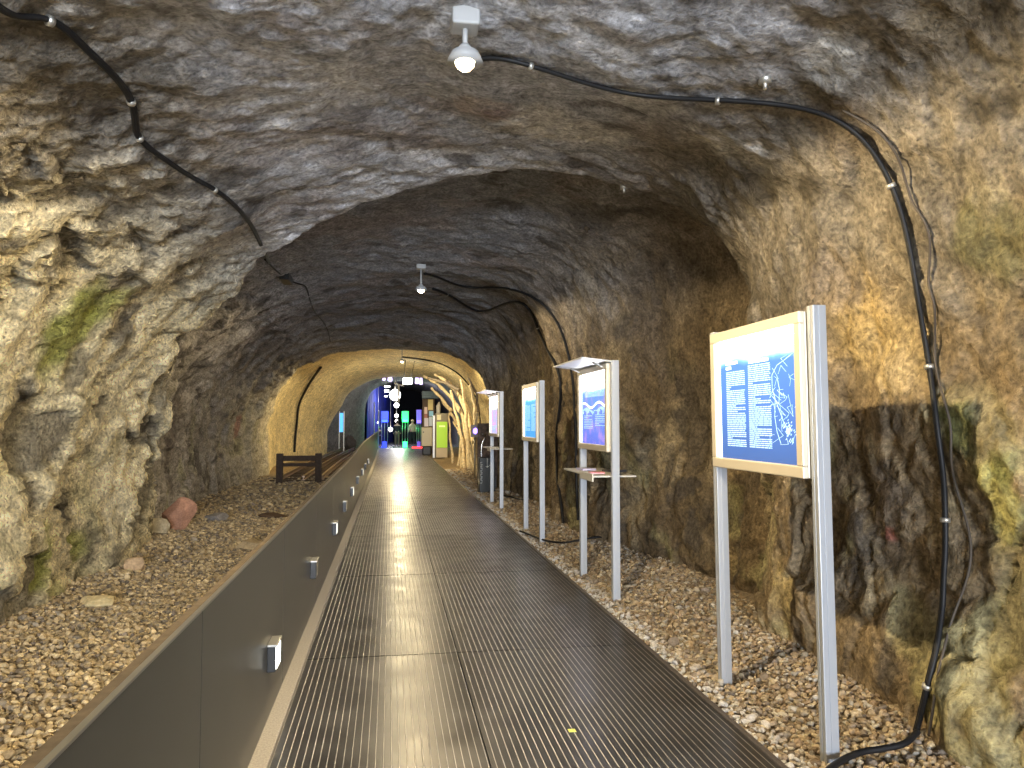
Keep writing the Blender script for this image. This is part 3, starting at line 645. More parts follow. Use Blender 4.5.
    if canopy:
        zc = ZT+.012; m_ = MB(); m_.hexa([(X0-.29, y0-.02, zc+.004), (X0+.02, y0-.02, zc-.03), (X0+.02, y1+.02, zc-.03), (X0-.29, y1+.02, zc+.004), (X0-.29, y0-.02, zc+.016), (X0+.02, y0-.02, zc-.018), (X0+.02, y1+.02, zc-.018), (X0-.29, y1+.02, zc+.016)])
        cn = part(m_, 'canopy', CANOPY, t)
        for y in (y0+.16, y1-.16): part(MB().cyl((X0+.01, y, zc-.08), (X0-.14, y, zc-.02), .009, 8), 'bracket', ALU, cn)
        part(MB().bbox(X0-.03, X0-.0, y0+.1, y1-.1, zc-.055, zc-.036, .003), 'lamp_strip', mat('tube_light', (.9, .9, .9), .3, emit=(.8, .9, 1), estr=16), t)
    if shelf:
        m_ = MB(); m_.bbox(X0-.17, X0+.26, y0+.05, y1+.05, 1.125, 1.142, .003); m_.bbox(X0-.175, X0-.16, y0+.05, y0+.52, 1.085, 1.16, .003)
        part(m_, 'shelf', SHELF, t)
    return t
# the lit prints emit the tubes' light themselves, with painted glow at the top
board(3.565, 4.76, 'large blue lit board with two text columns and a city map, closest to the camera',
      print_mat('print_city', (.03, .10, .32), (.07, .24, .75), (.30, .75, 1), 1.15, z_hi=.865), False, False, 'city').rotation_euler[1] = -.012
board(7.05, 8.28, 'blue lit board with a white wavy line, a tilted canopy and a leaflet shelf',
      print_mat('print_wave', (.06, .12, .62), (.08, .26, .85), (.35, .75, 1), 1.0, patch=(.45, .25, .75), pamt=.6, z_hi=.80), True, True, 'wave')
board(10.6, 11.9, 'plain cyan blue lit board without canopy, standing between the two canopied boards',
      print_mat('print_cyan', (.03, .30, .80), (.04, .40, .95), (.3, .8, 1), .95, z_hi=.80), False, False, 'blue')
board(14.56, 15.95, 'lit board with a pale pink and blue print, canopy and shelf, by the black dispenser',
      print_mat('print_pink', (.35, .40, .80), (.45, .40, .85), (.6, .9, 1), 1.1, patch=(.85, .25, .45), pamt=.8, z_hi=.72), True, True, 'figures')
def leaflet(y, x, rot, col, label, th=.006, w=.21, l=.15):
    o = MB().bbox(-l/2, l/2, -w/2, w/2, 0, th, .001).build('leaflet', mat('paper_'+label[:5].strip(), col, .5)); o.location = (x, y, 1.1425); o.rotation_euler[2] = rot
    tag(o, label, 'leaflet', 'leaflets on the board shelves')
leaflet(7.95, 2.05, .1, (.55, .52, .75), 'lilac leaflet stack on the shelf of the wavy line board', .02)
leaflet(7.45, 2.03, -.2, (.85, .35, .42), 'pink leaflet on the shelf of the wavy line board', .012)
leaflet(7.66, 2.27, .5, (.06, .06, .07), 'black booklet lying at the back of the wavy line board shelf', .02)
leaflet(15.2, 2.04, .1, (.75, .72, .66), 'cream leaflet on the shelf of the pale pink board', .012)

# ------------------------------------------------------------------ cables on the rock
CAB = mat('black_cable', (.012, .012, .013), .55, 0, .3); CLIP = mat('zinc_clip', (.55, .54, .50), .4, .8); BRN = mat('dirty_brown_cable', (.07, .055, .04), .7)
def rock_path(px, off, n=6):
    L_ = []
    dense = smooth_path([np.array([p[0], p[1], 0.]) for p in px], 4)
    for q in dense:
        h = rock_at(q[0], q[1], off)
        if h is not None: L_.append(h)
    L_ = np.array(L_)
    for _ in range(3): L_[1:-1] = .25*L_[:-2]+.5*L_[1:-1]+.25*L_[2:]
    return L_
def lift(L_, r):
    out = []
    for p in L_:
        h = bvh.find_nearest(Vector(p))
        if h[0] is not None:
            d = Vector((0, p[1], 1.7))-h[0]; n = h[1] if h[1].dot(d) > 0 else -h[1]
            if (Vector(p)-h[0]).dot(n) < r*.9: p = np.array(h[0]+n*r)
        out.append(p)
    return np.array(out)
def cable(name, label, px, r, off=None, m=None, strands=1, clips=(), tail=None, head=None):
    L_ = lift(rock_path(px, (off or r)+.01), r*1.05)
    for _ in range(2): L_[1:-1] = .25*L_[:-2]+.5*L_[1:-1]+.25*L_[2:]
    if head is not None: L_ = np.concatenate([np.array(head), L_])
    if tail is not None: L_ = np.concatenate([L_, np.array(tail)])
    L_ = smooth_path(L_, 2)
    t = thing(name, label, 'cable', L_[0])
    for s in range(strands):
        o = np.array([0, 0, 0.]) if strands == 1 else np.array([.4*(s-(strands-1)/2)*r*2, .7*(s-(strands-1)/2)*r*2, .5*r*(s % 2)])
        part(MB().tube(L_+o, r, 10), 'strand', m or CAB, t)
    for c in clips:
        q = rock_at(*c, 0); k = int(np.argmin(np.linalg.norm(L_-q, axis=1))); k = min(max(k, 1), len(L_)-2)
        d = L_[k+1]-L_[k-1]; d /= np.linalg.norm(d); R = r*1.15+(strands-1)*r*.75
        part(MB().tube([L_[k]-d*.012, L_[k]+d*.012], R, 14), 'clip', CLIP, t)
    return t, L_
cable('power_cable', 'thick black double cable arching from the near ceiling lamp down the rock wall',
      [(478, 56), (500, 54), (530, 61), (575, 76), (640, 93), (722, 97), (780, 101), (830, 112), (866, 137), (890, 172), (903, 205), (914, 250), (922, 300), (932, 360), (940, 420), (946, 470), (949, 520), (949, 570), (946, 620), (936, 670), (925, 715), (915, 745)],
      .013, .016, strands=2, clips=[(530, 61), (722, 97), (895, 182), (935, 367), (949, 518), (932, 688)])
cable('thin_cable', 'thin wavy brown cable hanging beside the thick black one on the rock wall',
      [(845, 108), (880, 128), (902, 158), (912, 200), (924, 215), (934, 240), (929, 285), (938, 300), (937, 340), (938, 370), (946, 400), (955, 430), (952, 470), (968, 520), (975, 560), (962, 600), (948, 640), (938, 700), (932, 735)], .007, m=BRN)
cable('ceiling_cable', 'black cable pair running up the rough wall in the top corner of the view',
      [(-20, -12), (10, 14), (50, 12), (80, 42), (112, 72), (132, 98), (134, 120), (137, 136), (165, 158), (190, 175), (213, 186), (236, 205), (252, 226), (264, 250), (268, 262)], .013, strands=2, clips=[(50, 12), (132, 100), (139, 135), (213, 186)])
cable('thin_cable', 'thin black wire from the double cable over the dark recess ceiling', [(264, 258), (274, 268), (290, 280), (300, 283), (306, 285), (309, 297), (314, 311), (322, 319), (328, 330), (330, 341)], .012)
mb = MB(); q = rock_at(285, 276, .05); mb.bbox(q[0]-.07, q[0]+.07, q[1]-.25, q[1]+.25, q[2]-.05, q[2]+.06, .01)
tag(mb.build('junction_box', BLK), 'dark junction box on the ceiling edge where the double cable thins', 'junction box')
cable('power_cable', 'upper of two black cables looping from the middle ceiling lamp across the arch',
      [(425, 272), (440, 276), (465, 287), (503, 285), (531, 294), (550, 308), (564, 332), (571, 358), (575, 385), (577, 420), (578, 455), (578, 490), (580, 520)], .02)
cable('power_cable', 'lower of two black cables sagging from the middle ceiling lamp, reaching the gravel',
      [(433, 287), (449, 293), (468, 306), (484, 311), (501, 304), (517, 300), (531, 306), (538, 325), (547, 344), (559, 367), (563, 386), (562, 405), (559, 430), (558, 460), (561, 490), (564, 515), (565, 526)], .024, clips=[(449, 293), (538, 325)])
cable('thin_cable', 'thin wire over the far lit arch towards the leaning logs', [(402, 356), (420, 358), (440, 362), (460, 373), (472, 388), (480, 405), (481, 425)], .03)
cable('conduit', 'black conduit rising on the lit rock wall behind the wooden buffer', [(293, 452), (294, 435), (296, 418), (297, 405), (303, 392), (311, 378), (320, 366)], .05)
def ground_cable(label, px, r=.012):
    L_ = np.array([onZ(*p) for p in px]); L_[:, 2] = gh(L_[:, 0], L_[:, 1])+.05+r; L_ = smooth_path(L_, 6)
    tag(MB().tube(L_, r, 8).build('ground_cable', CAB), label, 'cable')
ground_cable('black cable snaking over the pebbles from under the wall cable towards the large board', [(918, 748), (905, 756), (885, 758), (862, 760), (842, 768), (820, 785)], .016)
ground_cable('black cable lying on the pebbles between the wavy line board and the cyan board', [(520, 533), (530, 536), (545, 542), (562, 545), (580, 545), (600, 545), (615, 548)], .014)
ground_cable('short black cable on the pebbles beside the black dispenser', [(500, 497), (512, 500), (524, 504)], .016)

# rock bolts
for k, (x, y) in enumerate([(765, 80), (624, 187), (587, 228)]):
    q = rock_at(x, y, .0); n = np.array([0, 0, -1.]); t = thing('rock_bolt', ['white painted rock bolt above the arching cable', 'small rock bolt hanging under the dark ceiling ridge', 'dark rock bolt in the ceiling past the ridge'][k], 'bolt', q, 'rock bolts in the ceiling')
    part(MB().cyl(q+[0, 0, .03], q+n*.02, .035, 12), 'plate', CLIP if k < 2 else RUST, t); part(MB().cyl(q, q+n*.05, .012, 8), 'bolt', CLIP if k < 2 else RUST, t)

# ------------------------------------------------------------------ ceiling lamps
GREY = mat('lamp_grey', (.45, .46, .46), .5); BULB1 = None
def lamp(px, py, Yd, label, power, col=(1, .79, .47), z=None, bul=BULB1, dn=.18, real=None):
    b = onY(px, py, Yd) if real is None else np.array(real)
    h = bvh.ray_cast(Vector(b), Vector((0, 0, 1))); zc = h[0].z if h[0] else b[2]+.3
    t = thing('ceiling_lamp', label, 'lamp', b, 'bulkhead lamps along the tunnel ceiling')
    part(MB().bbox(b[0]-.07, b[0]+.07, b[1]-.07, b[1]+.07, zc-.07, zc+.06, .012), 'mount_box', GREY, t)
    part(MB().cyl((b[0], b[1], zc-.06), (b[0], b[1], b[2]+.06), .014, 10), 'stem', GREY, t)
    part(MB().tube([(b[0], b[1], b[2]+.075), (b[0], b[1], b[2]+.05), (b[0], b[1], b[2]+.03)], [.02, .04, .03], 16), 'socket', GREY, t)
    part(MB().tube([(b[0], b[1], b[2]+.05), (b[0], b[1], b[2]+.032), (b[0], b[1], b[2]-.018)], [.03, .07, .092], 24), 'reflector', GREY, t)
    part(MB().ball(b-np.array([0, 0, .012]), .052, 2), 'bulb', mat('glowing_bulb', (1, .9, .7), .3, emit=col, estr=30), t)
    l = bpy.data.lights.new('lamp_or_fill_light', 'SPOT'); l.energy = power; l.color = col; l.shadow_soft_size = .04; l.spot_size = math.radians(178); l.spot_blend = .12
    lo_ = bpy.data.objects.new('lamp_or_fill_light', l); C.objects.link(lo_); lo_.location = (b[0], b[1], b[2]-.11)
    return b
lamp(465, 59, 3.80, 'brilliant warm bulb hanging from the near ceiling at the start of the arching cable', 400)
lamp(421, 289, 11.9, 'small warm lamp on a grey ceiling mount in the middle of the tunnel', 150)
lamp(402, 361, 26.5, 'distant small bulb at the crown of the bright arch', 480, (1, .80, .45))
lamp(0, 0, 0, 'warm bulb on the ceiling behind the viewpoint', 100, real=(.35, -4.2, 3.40))

# ------------------------------------------------------------------ track and buffer
WOOD = mat('dark_timber', (.045, .028, .018), .75, bump=.5, bscale=18, vary=.3); RAIL = mat('worn_rail', (.30, .22, .16), .4, .8); SLP = mat('sleeper_wood', (.07, .05, .035), .9, bump=.4, vary=.3, bscale=12)
b = thing('wooden_buffer', 'low dark brown timber buffer closing off the rails on the gravel', 'barrier', (-2.42, 21.6, 0))
for x in (-2.93, -1.91): part(MB().bbox(x-.085, x+.085, 21.5, 21.68, -.1, .80, .012), 'post', WOOD, b)
part(MB().bbox(-2.85, -1.99, 21.50, 21.64, .60, .74, .01), 'upper_beam', WOOD, b); part(MB().bbox(-2.85, -1.99, 21.54, 21.62, .45, .54, .01), 'lower_beam', WOOD, b)
def tx(y): return -.012*(y-21)+.0009*(y-21)**2
tr = thing('rail_track', 'narrow gauge rail track with brown rails behind the wooden buffer', 'rail track', (-2.6, 21.9, 0))
for x in (-2.95, -2.33, -1.85):
    m_ = MB()
    L_ = [(x+tx(y), y) for y in np.arange(21.9, 49, 1.5)]
    for (xa, ya), (xb, yb) in zip(L_[:-1], L_[1:]):
        for (w, z0, z1) in ((.035, .135, .17), (.008, .07, .135), (.05, .055, .07)):
            m_.hexa([(xa-w, ya, z0), (xa+w, ya, z0), (xb+w, yb, z0), (xb-w, yb, z0), (xa-w, ya, z1), (xa+w, ya, z1), (xb+w, yb, z1), (xb-w, yb, z1)])
    part(m_, 'rail', RAIL, tr)
for y in np.arange(22.1, 48, .75): part(MB().bbox(-3.25+tx(y), -1.7+tx(y), y-.09, y+.09, -.02, .055, .01), 'sleeper', SLP, tr)

# ------------------------------------------------------------------ leaning logs
LOG = mat('bleached_log', (.74, .62, .40), .75, bump=.6, bscale=14, vary=.3); LOGD = mat('grey_driftwood', (.20, .17, .14), .8, bump=.6, bscale=14, vary=.3)
logs = [
 ([(423, 376, 30), (436, 383, 30), (452, 399, 29), (463, 420, 28), (469, 462, 27)], .085, LOG, 'long pale log curving in from the arch crown, innermost of the leaning logs'),
 ([(431, 388, 31), (441, 398, 31), (451, 411, 30.5)], .07, LOG, 'short pale log slanting above the green kiosk'),
 ([(434, 374, 29), (450, 384, 29), (462, 402, 28), (471, 430, 27), (476, 470, 26)], .08, LOG, 'long pale log bending down beside the dispenser, second from the arch crown'),
 ([(443, 403, 31), (451, 413, 31), (457, 425, 31)], .06, LOG, 'thin short pale stick under the slanting log'),
 ([(451, 390, 28), (455, 410, 28), (461, 435, 27.5), (465, 463, 27)], .06, LOG, 'slender pale branch crossing the middle of the log arch'),
 ([(461, 379, 27), (465, 405, 27), (467, 430, 26.5), (471, 466, 26)], .075, LOG, 'upright pale trunk with knots in the middle of the log group'),
 ([(468, 378, 26), (476, 393, 26), (478, 412, 26)], .05, LOGD, 'grey driftwood bough at the top outer edge of the log arch'),
 ([(477, 413, 24.5), (476, 435, 24.2), (478, 477, 23)], .075, LOG, 'straight pale post standing outermost next to the black dispenser'),
 ([(453, 422, 30), (461, 438, 29), (458, 455, 29)], .055, LOG, 'crooked pale stick low between the kiosk and the logs'),
 ([(449, 413, 31), (450, 435, 31), (453, 457, 31)], .05, LOG, 'thin pale stick upright just beside the green kiosk'),
 ([(464, 400, 27), (470, 415, 27), (474, 432, 26.5)], .05, LOG, 'short forked branch crossing the trunk with knots'),
 ([(470, 385, 26), (474, 402, 26), (475, 425, 25.5), (474, 462, 25)], .07, LOG, 'smooth pale pole inside the outermost post'),
 ([(458, 432, 28), (463, 445, 28), (461, 462, 28)], .05, LOG, 'short pale stump leaning at the foot of the log group'),
 ([(428, 378, 29), (445, 383, 28.5), (459, 390, 28)], .06, LOGD, 'grey bough lying high along the arch crown'),
 ([(473, 440, 25), (471, 455, 25), (477, 474, 24)], .05, LOG, 'low pale branch propped against the outermost post'),
 ([(446, 380, 29), (456, 392, 28.5), (466, 408, 28), (471, 420, 27.5)], .06, LOGD, 'dark grey branch arching through the pale logs')]
for k, (px, r, m_, lb) in enumerate(logs):
    P_ = [onY(*p) for p in px]
    if lb.endswith('feet') or px[-1][1] > 450: P_[-1][2] = gh(np.array([P_[-1][0]]), np.array([P_[-1][1]]))[0]-.03
    L_ = smooth_path(P_, 8); g = np.random.default_rng(k); n = len(L_)
    L_ += np.stack([.015*np.sin(np.arange(n)*.9+k), .01*np.cos(np.arange(n)*1.1+k), .01*np.sin(np.arange(n)*1.7+k)], 1)
    L_[-1][2] = P_[-1][2]
    rr = np.linspace(.6, 1.05, n)*r*(1+.12*np.sin(np.arange(n)*1.3+k)+.08*g.normal(size=n))
    tag(MB().tube(L_, rr, 12).build('log', m_), lb, 'log', 'leaning bleached logs by the far arch')

# ------------------------------------------------------------------ things along the far part
# black dispenser with picture board above
c = onZ(487, 491.5); yb = c[1]; xb = c[0]
t = thing('water_dispenser', 'black cabinet with white vertical lettering and a silver tap beside the pale pink board', 'dispenser', (xb, yb, 0))
BB = mat('black_cabinet', (.008, .012, .010), .35)
part(MB().bbox(xb-.18, xb+.19, yb-.02, yb+.32, -.05, .80, .008), 'cabinet', BB, t)
W_ = mat('white_lettering', (.75, .78, .74), .6); m_ = MB(); R_ = random.Random(4)
zz = .70
for k in range(11):
    h = .042; m_.box(xb-.155, xb-.115, yb-.023, yb-.019, zz-.008, zz); m_.box(xb-.155+.03*(k % 2), xb-.147+.03*(k % 2), yb-.023, yb-.019, zz-h+.008, zz)
    if k % 3: m_.box(xb-.155, xb-.12, yb-.023, yb-.019, zz-h+.012, zz-h+.018)
    zz -= h+.006
part(m_, 'lettering', W_, t)
m_ = MB(); m_.box(xb-.005, xb+.008, yb-.023, yb-.019, .60, .80); m_.hexa([(xb-.04, yb-.023, .60), (xb+.045, yb-.023, .60), (xb+.045, yb-.019, .60), (xb-.04, yb-.019, .60), (xb, yb-.023, .565), (xb+.003, yb-.023, .565), (xb+.003, yb-.019, .565), (xb, yb-.019, .565)]); m_.box(xb+.05, xb+.12, yb-.023, yb-.019, .615, .628)
part(m_, 'arrow_mark', W_, t)
part(MB().tube(smooth_path([(xb-.13, yb+.05, .8), (xb-.13, yb+.05, 1.05), (xb-.09, yb+.05, 1.2), (xb-.04, yb+.03, 1.3), (xb-.05, yb-.05, 1.36), (xb-.14, yb-.06, 1.36)], 5), .018, 8), 'tap', mat('chrome', (.7, .7, .68), .2, 1), t)
t2 = thing('picture_board', 'dark brown picture board standing behind the black dispenser', 'board', (xb, yb+.36, 0))
part(MB().bbox(xb-.19, xb+.30, yb+.34, yb+.38, .3, 1.62, .006), 'panel', mat('brown_picture', (.09, .06, .045), .7, vary=.9, bscale=9), t2)
for sx_ in (-.15, .26): part(MB().bbox(xb+sx_-.02, xb+sx_+.02, yb+.38, yb+.42, -.05, 1.5, .004), 'leg', BLK, t2)
c = onY(475, 431, 22.5); t = thing('violet_lamp', 'small violet glowing lamp box mounted on a post among the logs', 'lamp', (c[0], c[1], 0))
part(MB().bbox(c[0]-.12, c[0]+.10, c[1], c[1]+.08, c[2]-.18, c[2]+.18, .01), 'housing', mat('pale_housing', (.5, .45, .42), .5), t)
part(MB().ball((c[0]+.01, c[1]-.0, c[2]), .07, 2, (1, .4, 1.3)), 'bulb', mat('violet_glow', (.4, .3, .9), .3, emit=(.25, .15, 1), estr=4), t)
part(MB().cyl((c[0], c[1]+.04, -.05), (c[0], c[1]+.04, c[2]-.15), .03, 10), 'post', ALU, t)
# green kiosk
c = onZ(441.5, 458); xk, yk = c[0], c[1]
t = thing('info_kiosk', 'tall kiosk with a bright green front panel at the end of the walkway', 'kiosk', (xk, yk, 0))
part(MB().bbox(xk-.28, xk+.29, yk, yk+.45, 0.0, 2.05, .015), 'body', mat('kiosk_grey', (.26, .23, .17), .5), t)
part(MB().bbox(xk-.23, xk+.26, yk-.012, yk+.01, .47, 1.66, .004), 'green_panel', mat('green_panel', (.38, .62, .04), .45, emit=(.38, .7, .05), estr=.25), t)
part(MB().bbox(xk-.24, xk+.27, yk-.012, yk+.01, .03, .45, .004), 'lower_panel', mat('beige_panel', (.62, .53, .38), .5), t)
part(MB().bbox(xk-.21, xk-.03, yk-.016, yk, 1.74, 1.98, .003), 'notice', mat('cream_paper', (.8, .76, .5), .6), t)
part(MB().box(xk-.12, xk+.16, yk-.015, yk-.011, 1.42, 1.49), 'pale_caption', mat('pale_green_text', (.75, .9, .4), .5, emit=(.7, .9, .3), estr=.3), t)
part(MB().bbox(xk-.40, xk-.30, yk+.05, yk+.35, 0, 1.95, .01), 'side_post', ALU, t)
c = onY(438.3, 409, 38); t = MB().tube([(c[0], c[1], 0), (c[0], c[1], c[2]-.3), (c[0], c[1], c[2]+.15), (c[0]+.05, c[1], c[2]+.35)], [.09, .09, .11, .03], 14).build('white_column', mat('off_white', (.7, .69, .64), .5))
tag(t, 'slim off white column standing up behind the green kiosk', 'column')
# cream cabinet + notice wall + hanging sign
c = onZ(427, 452); xc, yc = c[0], 38.5; c = onY(427, 437, yc); xc = c[0]
t = thing('cream_cabinet', 'cream cabinet on a dark rounded base, left of the green kiosk', 'cabinet', (xc, yc, 0))
part(MB().bbox(xc-.27, xc+.27, yc, yc+.4, .45, 1.38, .03), 'body', mat('cream_enamel', (.66, .60, .42), .4), t)
part(MB().bbox(xc-.22, xc+.22, yc+.05, yc+.38, 0, .45, .05), 'base', BLK, t); part(MB().cyl((xc-.17, yc-.03, 1.15), (xc-.17, yc+.01, 1.15), .03, 12), 'knob', BLK, t)
yn = 40.2
nb = thing('notice_wall', 'brown upright panel covered with posters above the cream cabinet', 'panel', (onY(428, 420, yn)[0], yn, 0))
a_, b_ = onY(422.5, 399, yn), onY(434.5, 447, yn)
part(MB().bbox(a_[0], b_[0], yn, yn+.08, 0, a_[2], .01), 'panel', mat('brown_board', (.16, .11, .07), .7), nb)
for k, (x0, y0, x1, y1, col, lb) in enumerate([(428, 399.5, 433, 410, (.8, .62, .22), 'tall yellow poster at the top of the brown panel'), (424.3, 407, 427.3, 414, (.85, .62, .48), 'peach coloured poster beside the yellow one'),
        (429, 411, 433.3, 416, (.35, .68, .8), 'light blue poster below the yellow one'), (424.3, 414.3, 427.4, 418, (.5, .18, .12), 'dark red poster under the peach one'), (424.3, 418, 428.4, 426.5, (.78, .70, .68), 'pale pink sheet just above the cream cabinet'), (429, 416.6, 433.3, 426, (.70, .76, .76), 'white and teal sheet above the cream cabinet')]):
    p, q = onY(x0, y0, yn), onY(x1, y1, yn)
    tag(MB().bbox(p[0], q[0], yn-.015, yn-.002, q[2], p[2], .002).build('poster', mat('poster_%d' % k, col, .5, emit=col, estr=.15)), lb, 'poster', 'posters on the brown panel')
p, q = onY(422, 391, 38), onY(439.5, 398.5, 38)
t = thing('hanging_sign', 'dark teal sign hanging above the posters and the green kiosk', 'sign', ((p[0]+q[0])/2, 38, q[2]))
part(MB().bbox(p[0], q[0], 38, 38.08, q[2], p[2], .01), 'board', mat('teal_sign', (.02, .055, .065), .4), t)
m_ = MB()
for i in range(3): m_.box(p[0]+.08, p[0]+.45+.08*i, 37.994, 37.999, q[2]+.08+.09*i, q[2]+.095+.09*i)
part(m_, 'text_lines', mat('dim_teal_text', (.12, .22, .24), .5), t)
part(MB().cyl((p[0]+.1, 38.04, p[2]), (p[0]+.1, 38.04, 4.2), .01, 6), 'rod', BLK, t); part(MB().cyl((q[0]-.1, 38.04, p[2]), (q[0]-.1, 38.04, 4.2), .01, 6), 'rod', BLK, t)
# box lamp and round lamps
GLOW = mat('white_glow', (1, 1, 1), .3, emit=(1, .98, .92), estr=6)
c = onY(407.5, 381, 34); t = thing('lantern', 'white glowing box lantern hung on two wires under the far arch', 'lamp', c)
part(MB().bbox(c[0]-.2, c[0]+.2, c[1]-.2, c[1]+.2, c[2]-.13, c[2]+.13, .02), 'shade', GLOW, t)
for s in (-.15, .15): part(MB().cyl((c[0]+s, c[1], c[2]+.12), (c[0]+s*1.4+.12, c[1], c[2]+1.0), .012, 6), 'wire', BLK, t)
def globe(px, py, Yd, r, label, post=False):
    c = onY(px, py, Yd); t = thing('globe_lamp', label, 'lamp', c, 'round white lamps in the far hall')
    part(MB().ball(c, r, 3), 'globe', GLOW, t)
    h = bvh.ray_cast(Vector(c)+Vector((0, 0, r)), Vector((0, 0, 1))); zt = h[0].z+.05 if h[0] else c[2]+1
    part(MB().cyl((c[0], c[1], c[2]+r*.9), (c[0], c[1], zt), .02, 8), 'rod', ALU, t)
    return t
globe(395, 395, 44, .32, 'largest round white glowing lamp in the far hall')
globe(396.5, 405.2, 52, .17, 'second round white lamp, just below the largest one')
globe(396.5, 415.8, 58, .14, 'third round white lamp down the line in the far hall')
globe(396.5, 421, 64, .12, 'fourth round white lamp, low in the dark of the hall')
globe(378, 422.5, 55, .06, 'tiny round white lamp near the blue curtain')
globe(390.5, 429.5, 58, .16, 'round white lamp low among the people')
for k, (x0, x1, y) in enumerate([(384.5, 390, 386.5), (384.5, 388.8, 390.8), (384.5, 387.5, 396.3)]):
    p = onY(x0, y, 47+3*k); q = onY(x1, y, 47+3*k)
    t = thing('tube_lamp', ['upper white tube lamp over the hall entrance', 'wider middle tube lamp over the hall entrance', 'short lower tube lamp over the hall entrance'][k], 'lamp', p, 'tube lamps over the hall entrance')
    part(MB().cyl(p, q, [.05, .09, .04][k], 10), 'tube', GLOW, t); part(MB().cyl(((p+q)/2)+[0, 0, .04], ((p+q)/2)+[0, 0, 1.4], .012, 6), 'rod', BLK, t)
m_ = MB(); p = onY(394, 382.5, 43); q = onY(404, 385.5, 43); m_.hexa([p+[0, 0, -.05], q+[0, 0, -.05], q+[0, .15, -.05], p+[0, .15, -.05], p, q, q+[0, .15, 0], p+[0, .15, 0]]); p = onY(398.7, 384, 43); q = onY(398.7, 402, 43); m_.box(p[0]-.05, p[0]+.05, 43.02, 43.12, q[2], p[2])
tag(m_.build('lamp_bracket', mat('cream_bracket', (.65, .6, .45), .5)), 'cream T shaped bracket hanging beside the largest round lamp', 'bracket')
for k, (x, y, r) in enumerate([(384, 379.5, .1), (390, 380, .14), (417, 383, .12), (421, 384, .1)]):
    c = onY(x, y, 44.5); h = bvh.ray_cast(Vector((c[0], c[1], 2)), Vector((0, 0, 1))); zt = h[0].z if h[0] else c[2]
    tag(MB().cyl((c[0], c[1]-.1, c[2]), (c[0], c[1]+.2, zt+.03), r, 12, r*.6).build('spotlight', mat('violet_white_spot%d' % k, (.3, .28, .4), .4, emit=(.65, .5, 1), estr=1.8)), ['pale violet spotlight, first under the inner arch', 'bright violet spotlight beside the first one', 'violet spotlight right of the box lantern', 'last violet spotlight under the inner arch by the teal sign'][k], 'spotlight', 'violet spotlights under the inner arch')
# gate columns
def gate(px, Yd, col, es, label, w=.26, top_=2.25, hh_=.45):
    c = onY(px, 447, Yd); x = c[0]
    t = thing('gate_column', label, 'gate column', (x, Yd, -.002), 'glowing gate columns at the hall entrance')
    g = mat('glow_'+label.split()[0], col, .3, emit=col, estr=es); gd = mat('glowdim_'+label.split()[0], col, .3, emit=col, estr=es*.22)
    part(MB().bbox(x-w, x+w, Yd, Yd+.12, top_-hh_*.35, top_+hh_, .02), 'hood', gd, t)
    part(MB().bbox(x-w*.9, x+w*.9, Yd-.03, Yd+.05, top_-hh_*.75, top_-hh_*.35, .02), 'light_bar', g, t)
    for s in (-.8, 0, .8): part(MB().cyl((x+s*w, Yd+.05, .3), (x+s*w, Yd+.05, top_-hh_*.6), .018, 8), 'rod', ALU, t)
    part(MB().bbox(x-w*.65, x+w*.65, Yd-.05, Yd+.2, -.002, .38, .03), 'foot_light', g if col[1] > .5 else gd, t)
    return x
GX = gate(405, 50.5, (.03, .9, .22), 3.2, 'green glowing gate column in the middle of the hall entrance', .22, 1.95, .40)
BX = gate(384.5, 51, (.02, .06, 1), 3.5, 'blue glowing gate column by the blue curtain', .24, 1.95, .42)
VX_ = gate(418.8, 50.5, (.22, .12, .9), 1.6, 'violet glowing gate column beside the cream cabinet', .16, 1.95, .5)
p, q = onY(412, 447.5, 49.0), onY(424, 447.5, 49.0)
t = MB().bbox(p[0], q[0], 48.9, 49.05, -.0, .09, .01).build('light_strip', mat('red_glow', (1, .05, .05), .4, emit=(1, .03, .03), estr=3)); tag(t, 'red glowing light strip on the floor before the violet gate column', 'light strip')
# blue curtain with pleats
V = []; a0, a1 = onY(366.5, 440, 50.5), onY(392, 440, 66)
m_ = MB(); n = 70
for i in range(n):
    u = i/(n-1); bx_ = a0[0]+(a1[0]-a0[0])*u; by_ = 50.6+(66-50.6)*u; w = .07*math.sin(i*1.57)
    for z in (0.0, 4.3): V.append((bx_+w, by_-w, z)); 
V2 = [(x+.03, y+.03, z) for x, y, z in V]; k = len(V)
Fc = [(2*i, 2*i+2, 2*i+3, 2*i+1) for i in range(n-1)]+[(k+2*i+1, k+2*i+3, k+2*i+2, k+2*i) for i in range(n-1)]
m_.add(V+V2, Fc, True); tag(m_.build('curtain', mat('blue_cloth', (.015, .025, .22), .8)), 'tall pleated curtain lit deep blue at the side of the far hall', 'curtain')
for (x, y, z, e) in ((-1.25, 50.9, .3, 12), (-.6, 55, .4, 4), (-.2, 60, 3.4, 6)):
    l = bpy.data.lights.new('blue_light', 'POINT'); l.energy = e; l.color = (.03, .08, 1); l.shadow_soft_size = .15; o = bpy.data.objects.new('blue_light', l); C.objects.link(o); o.location = (x, y, z)
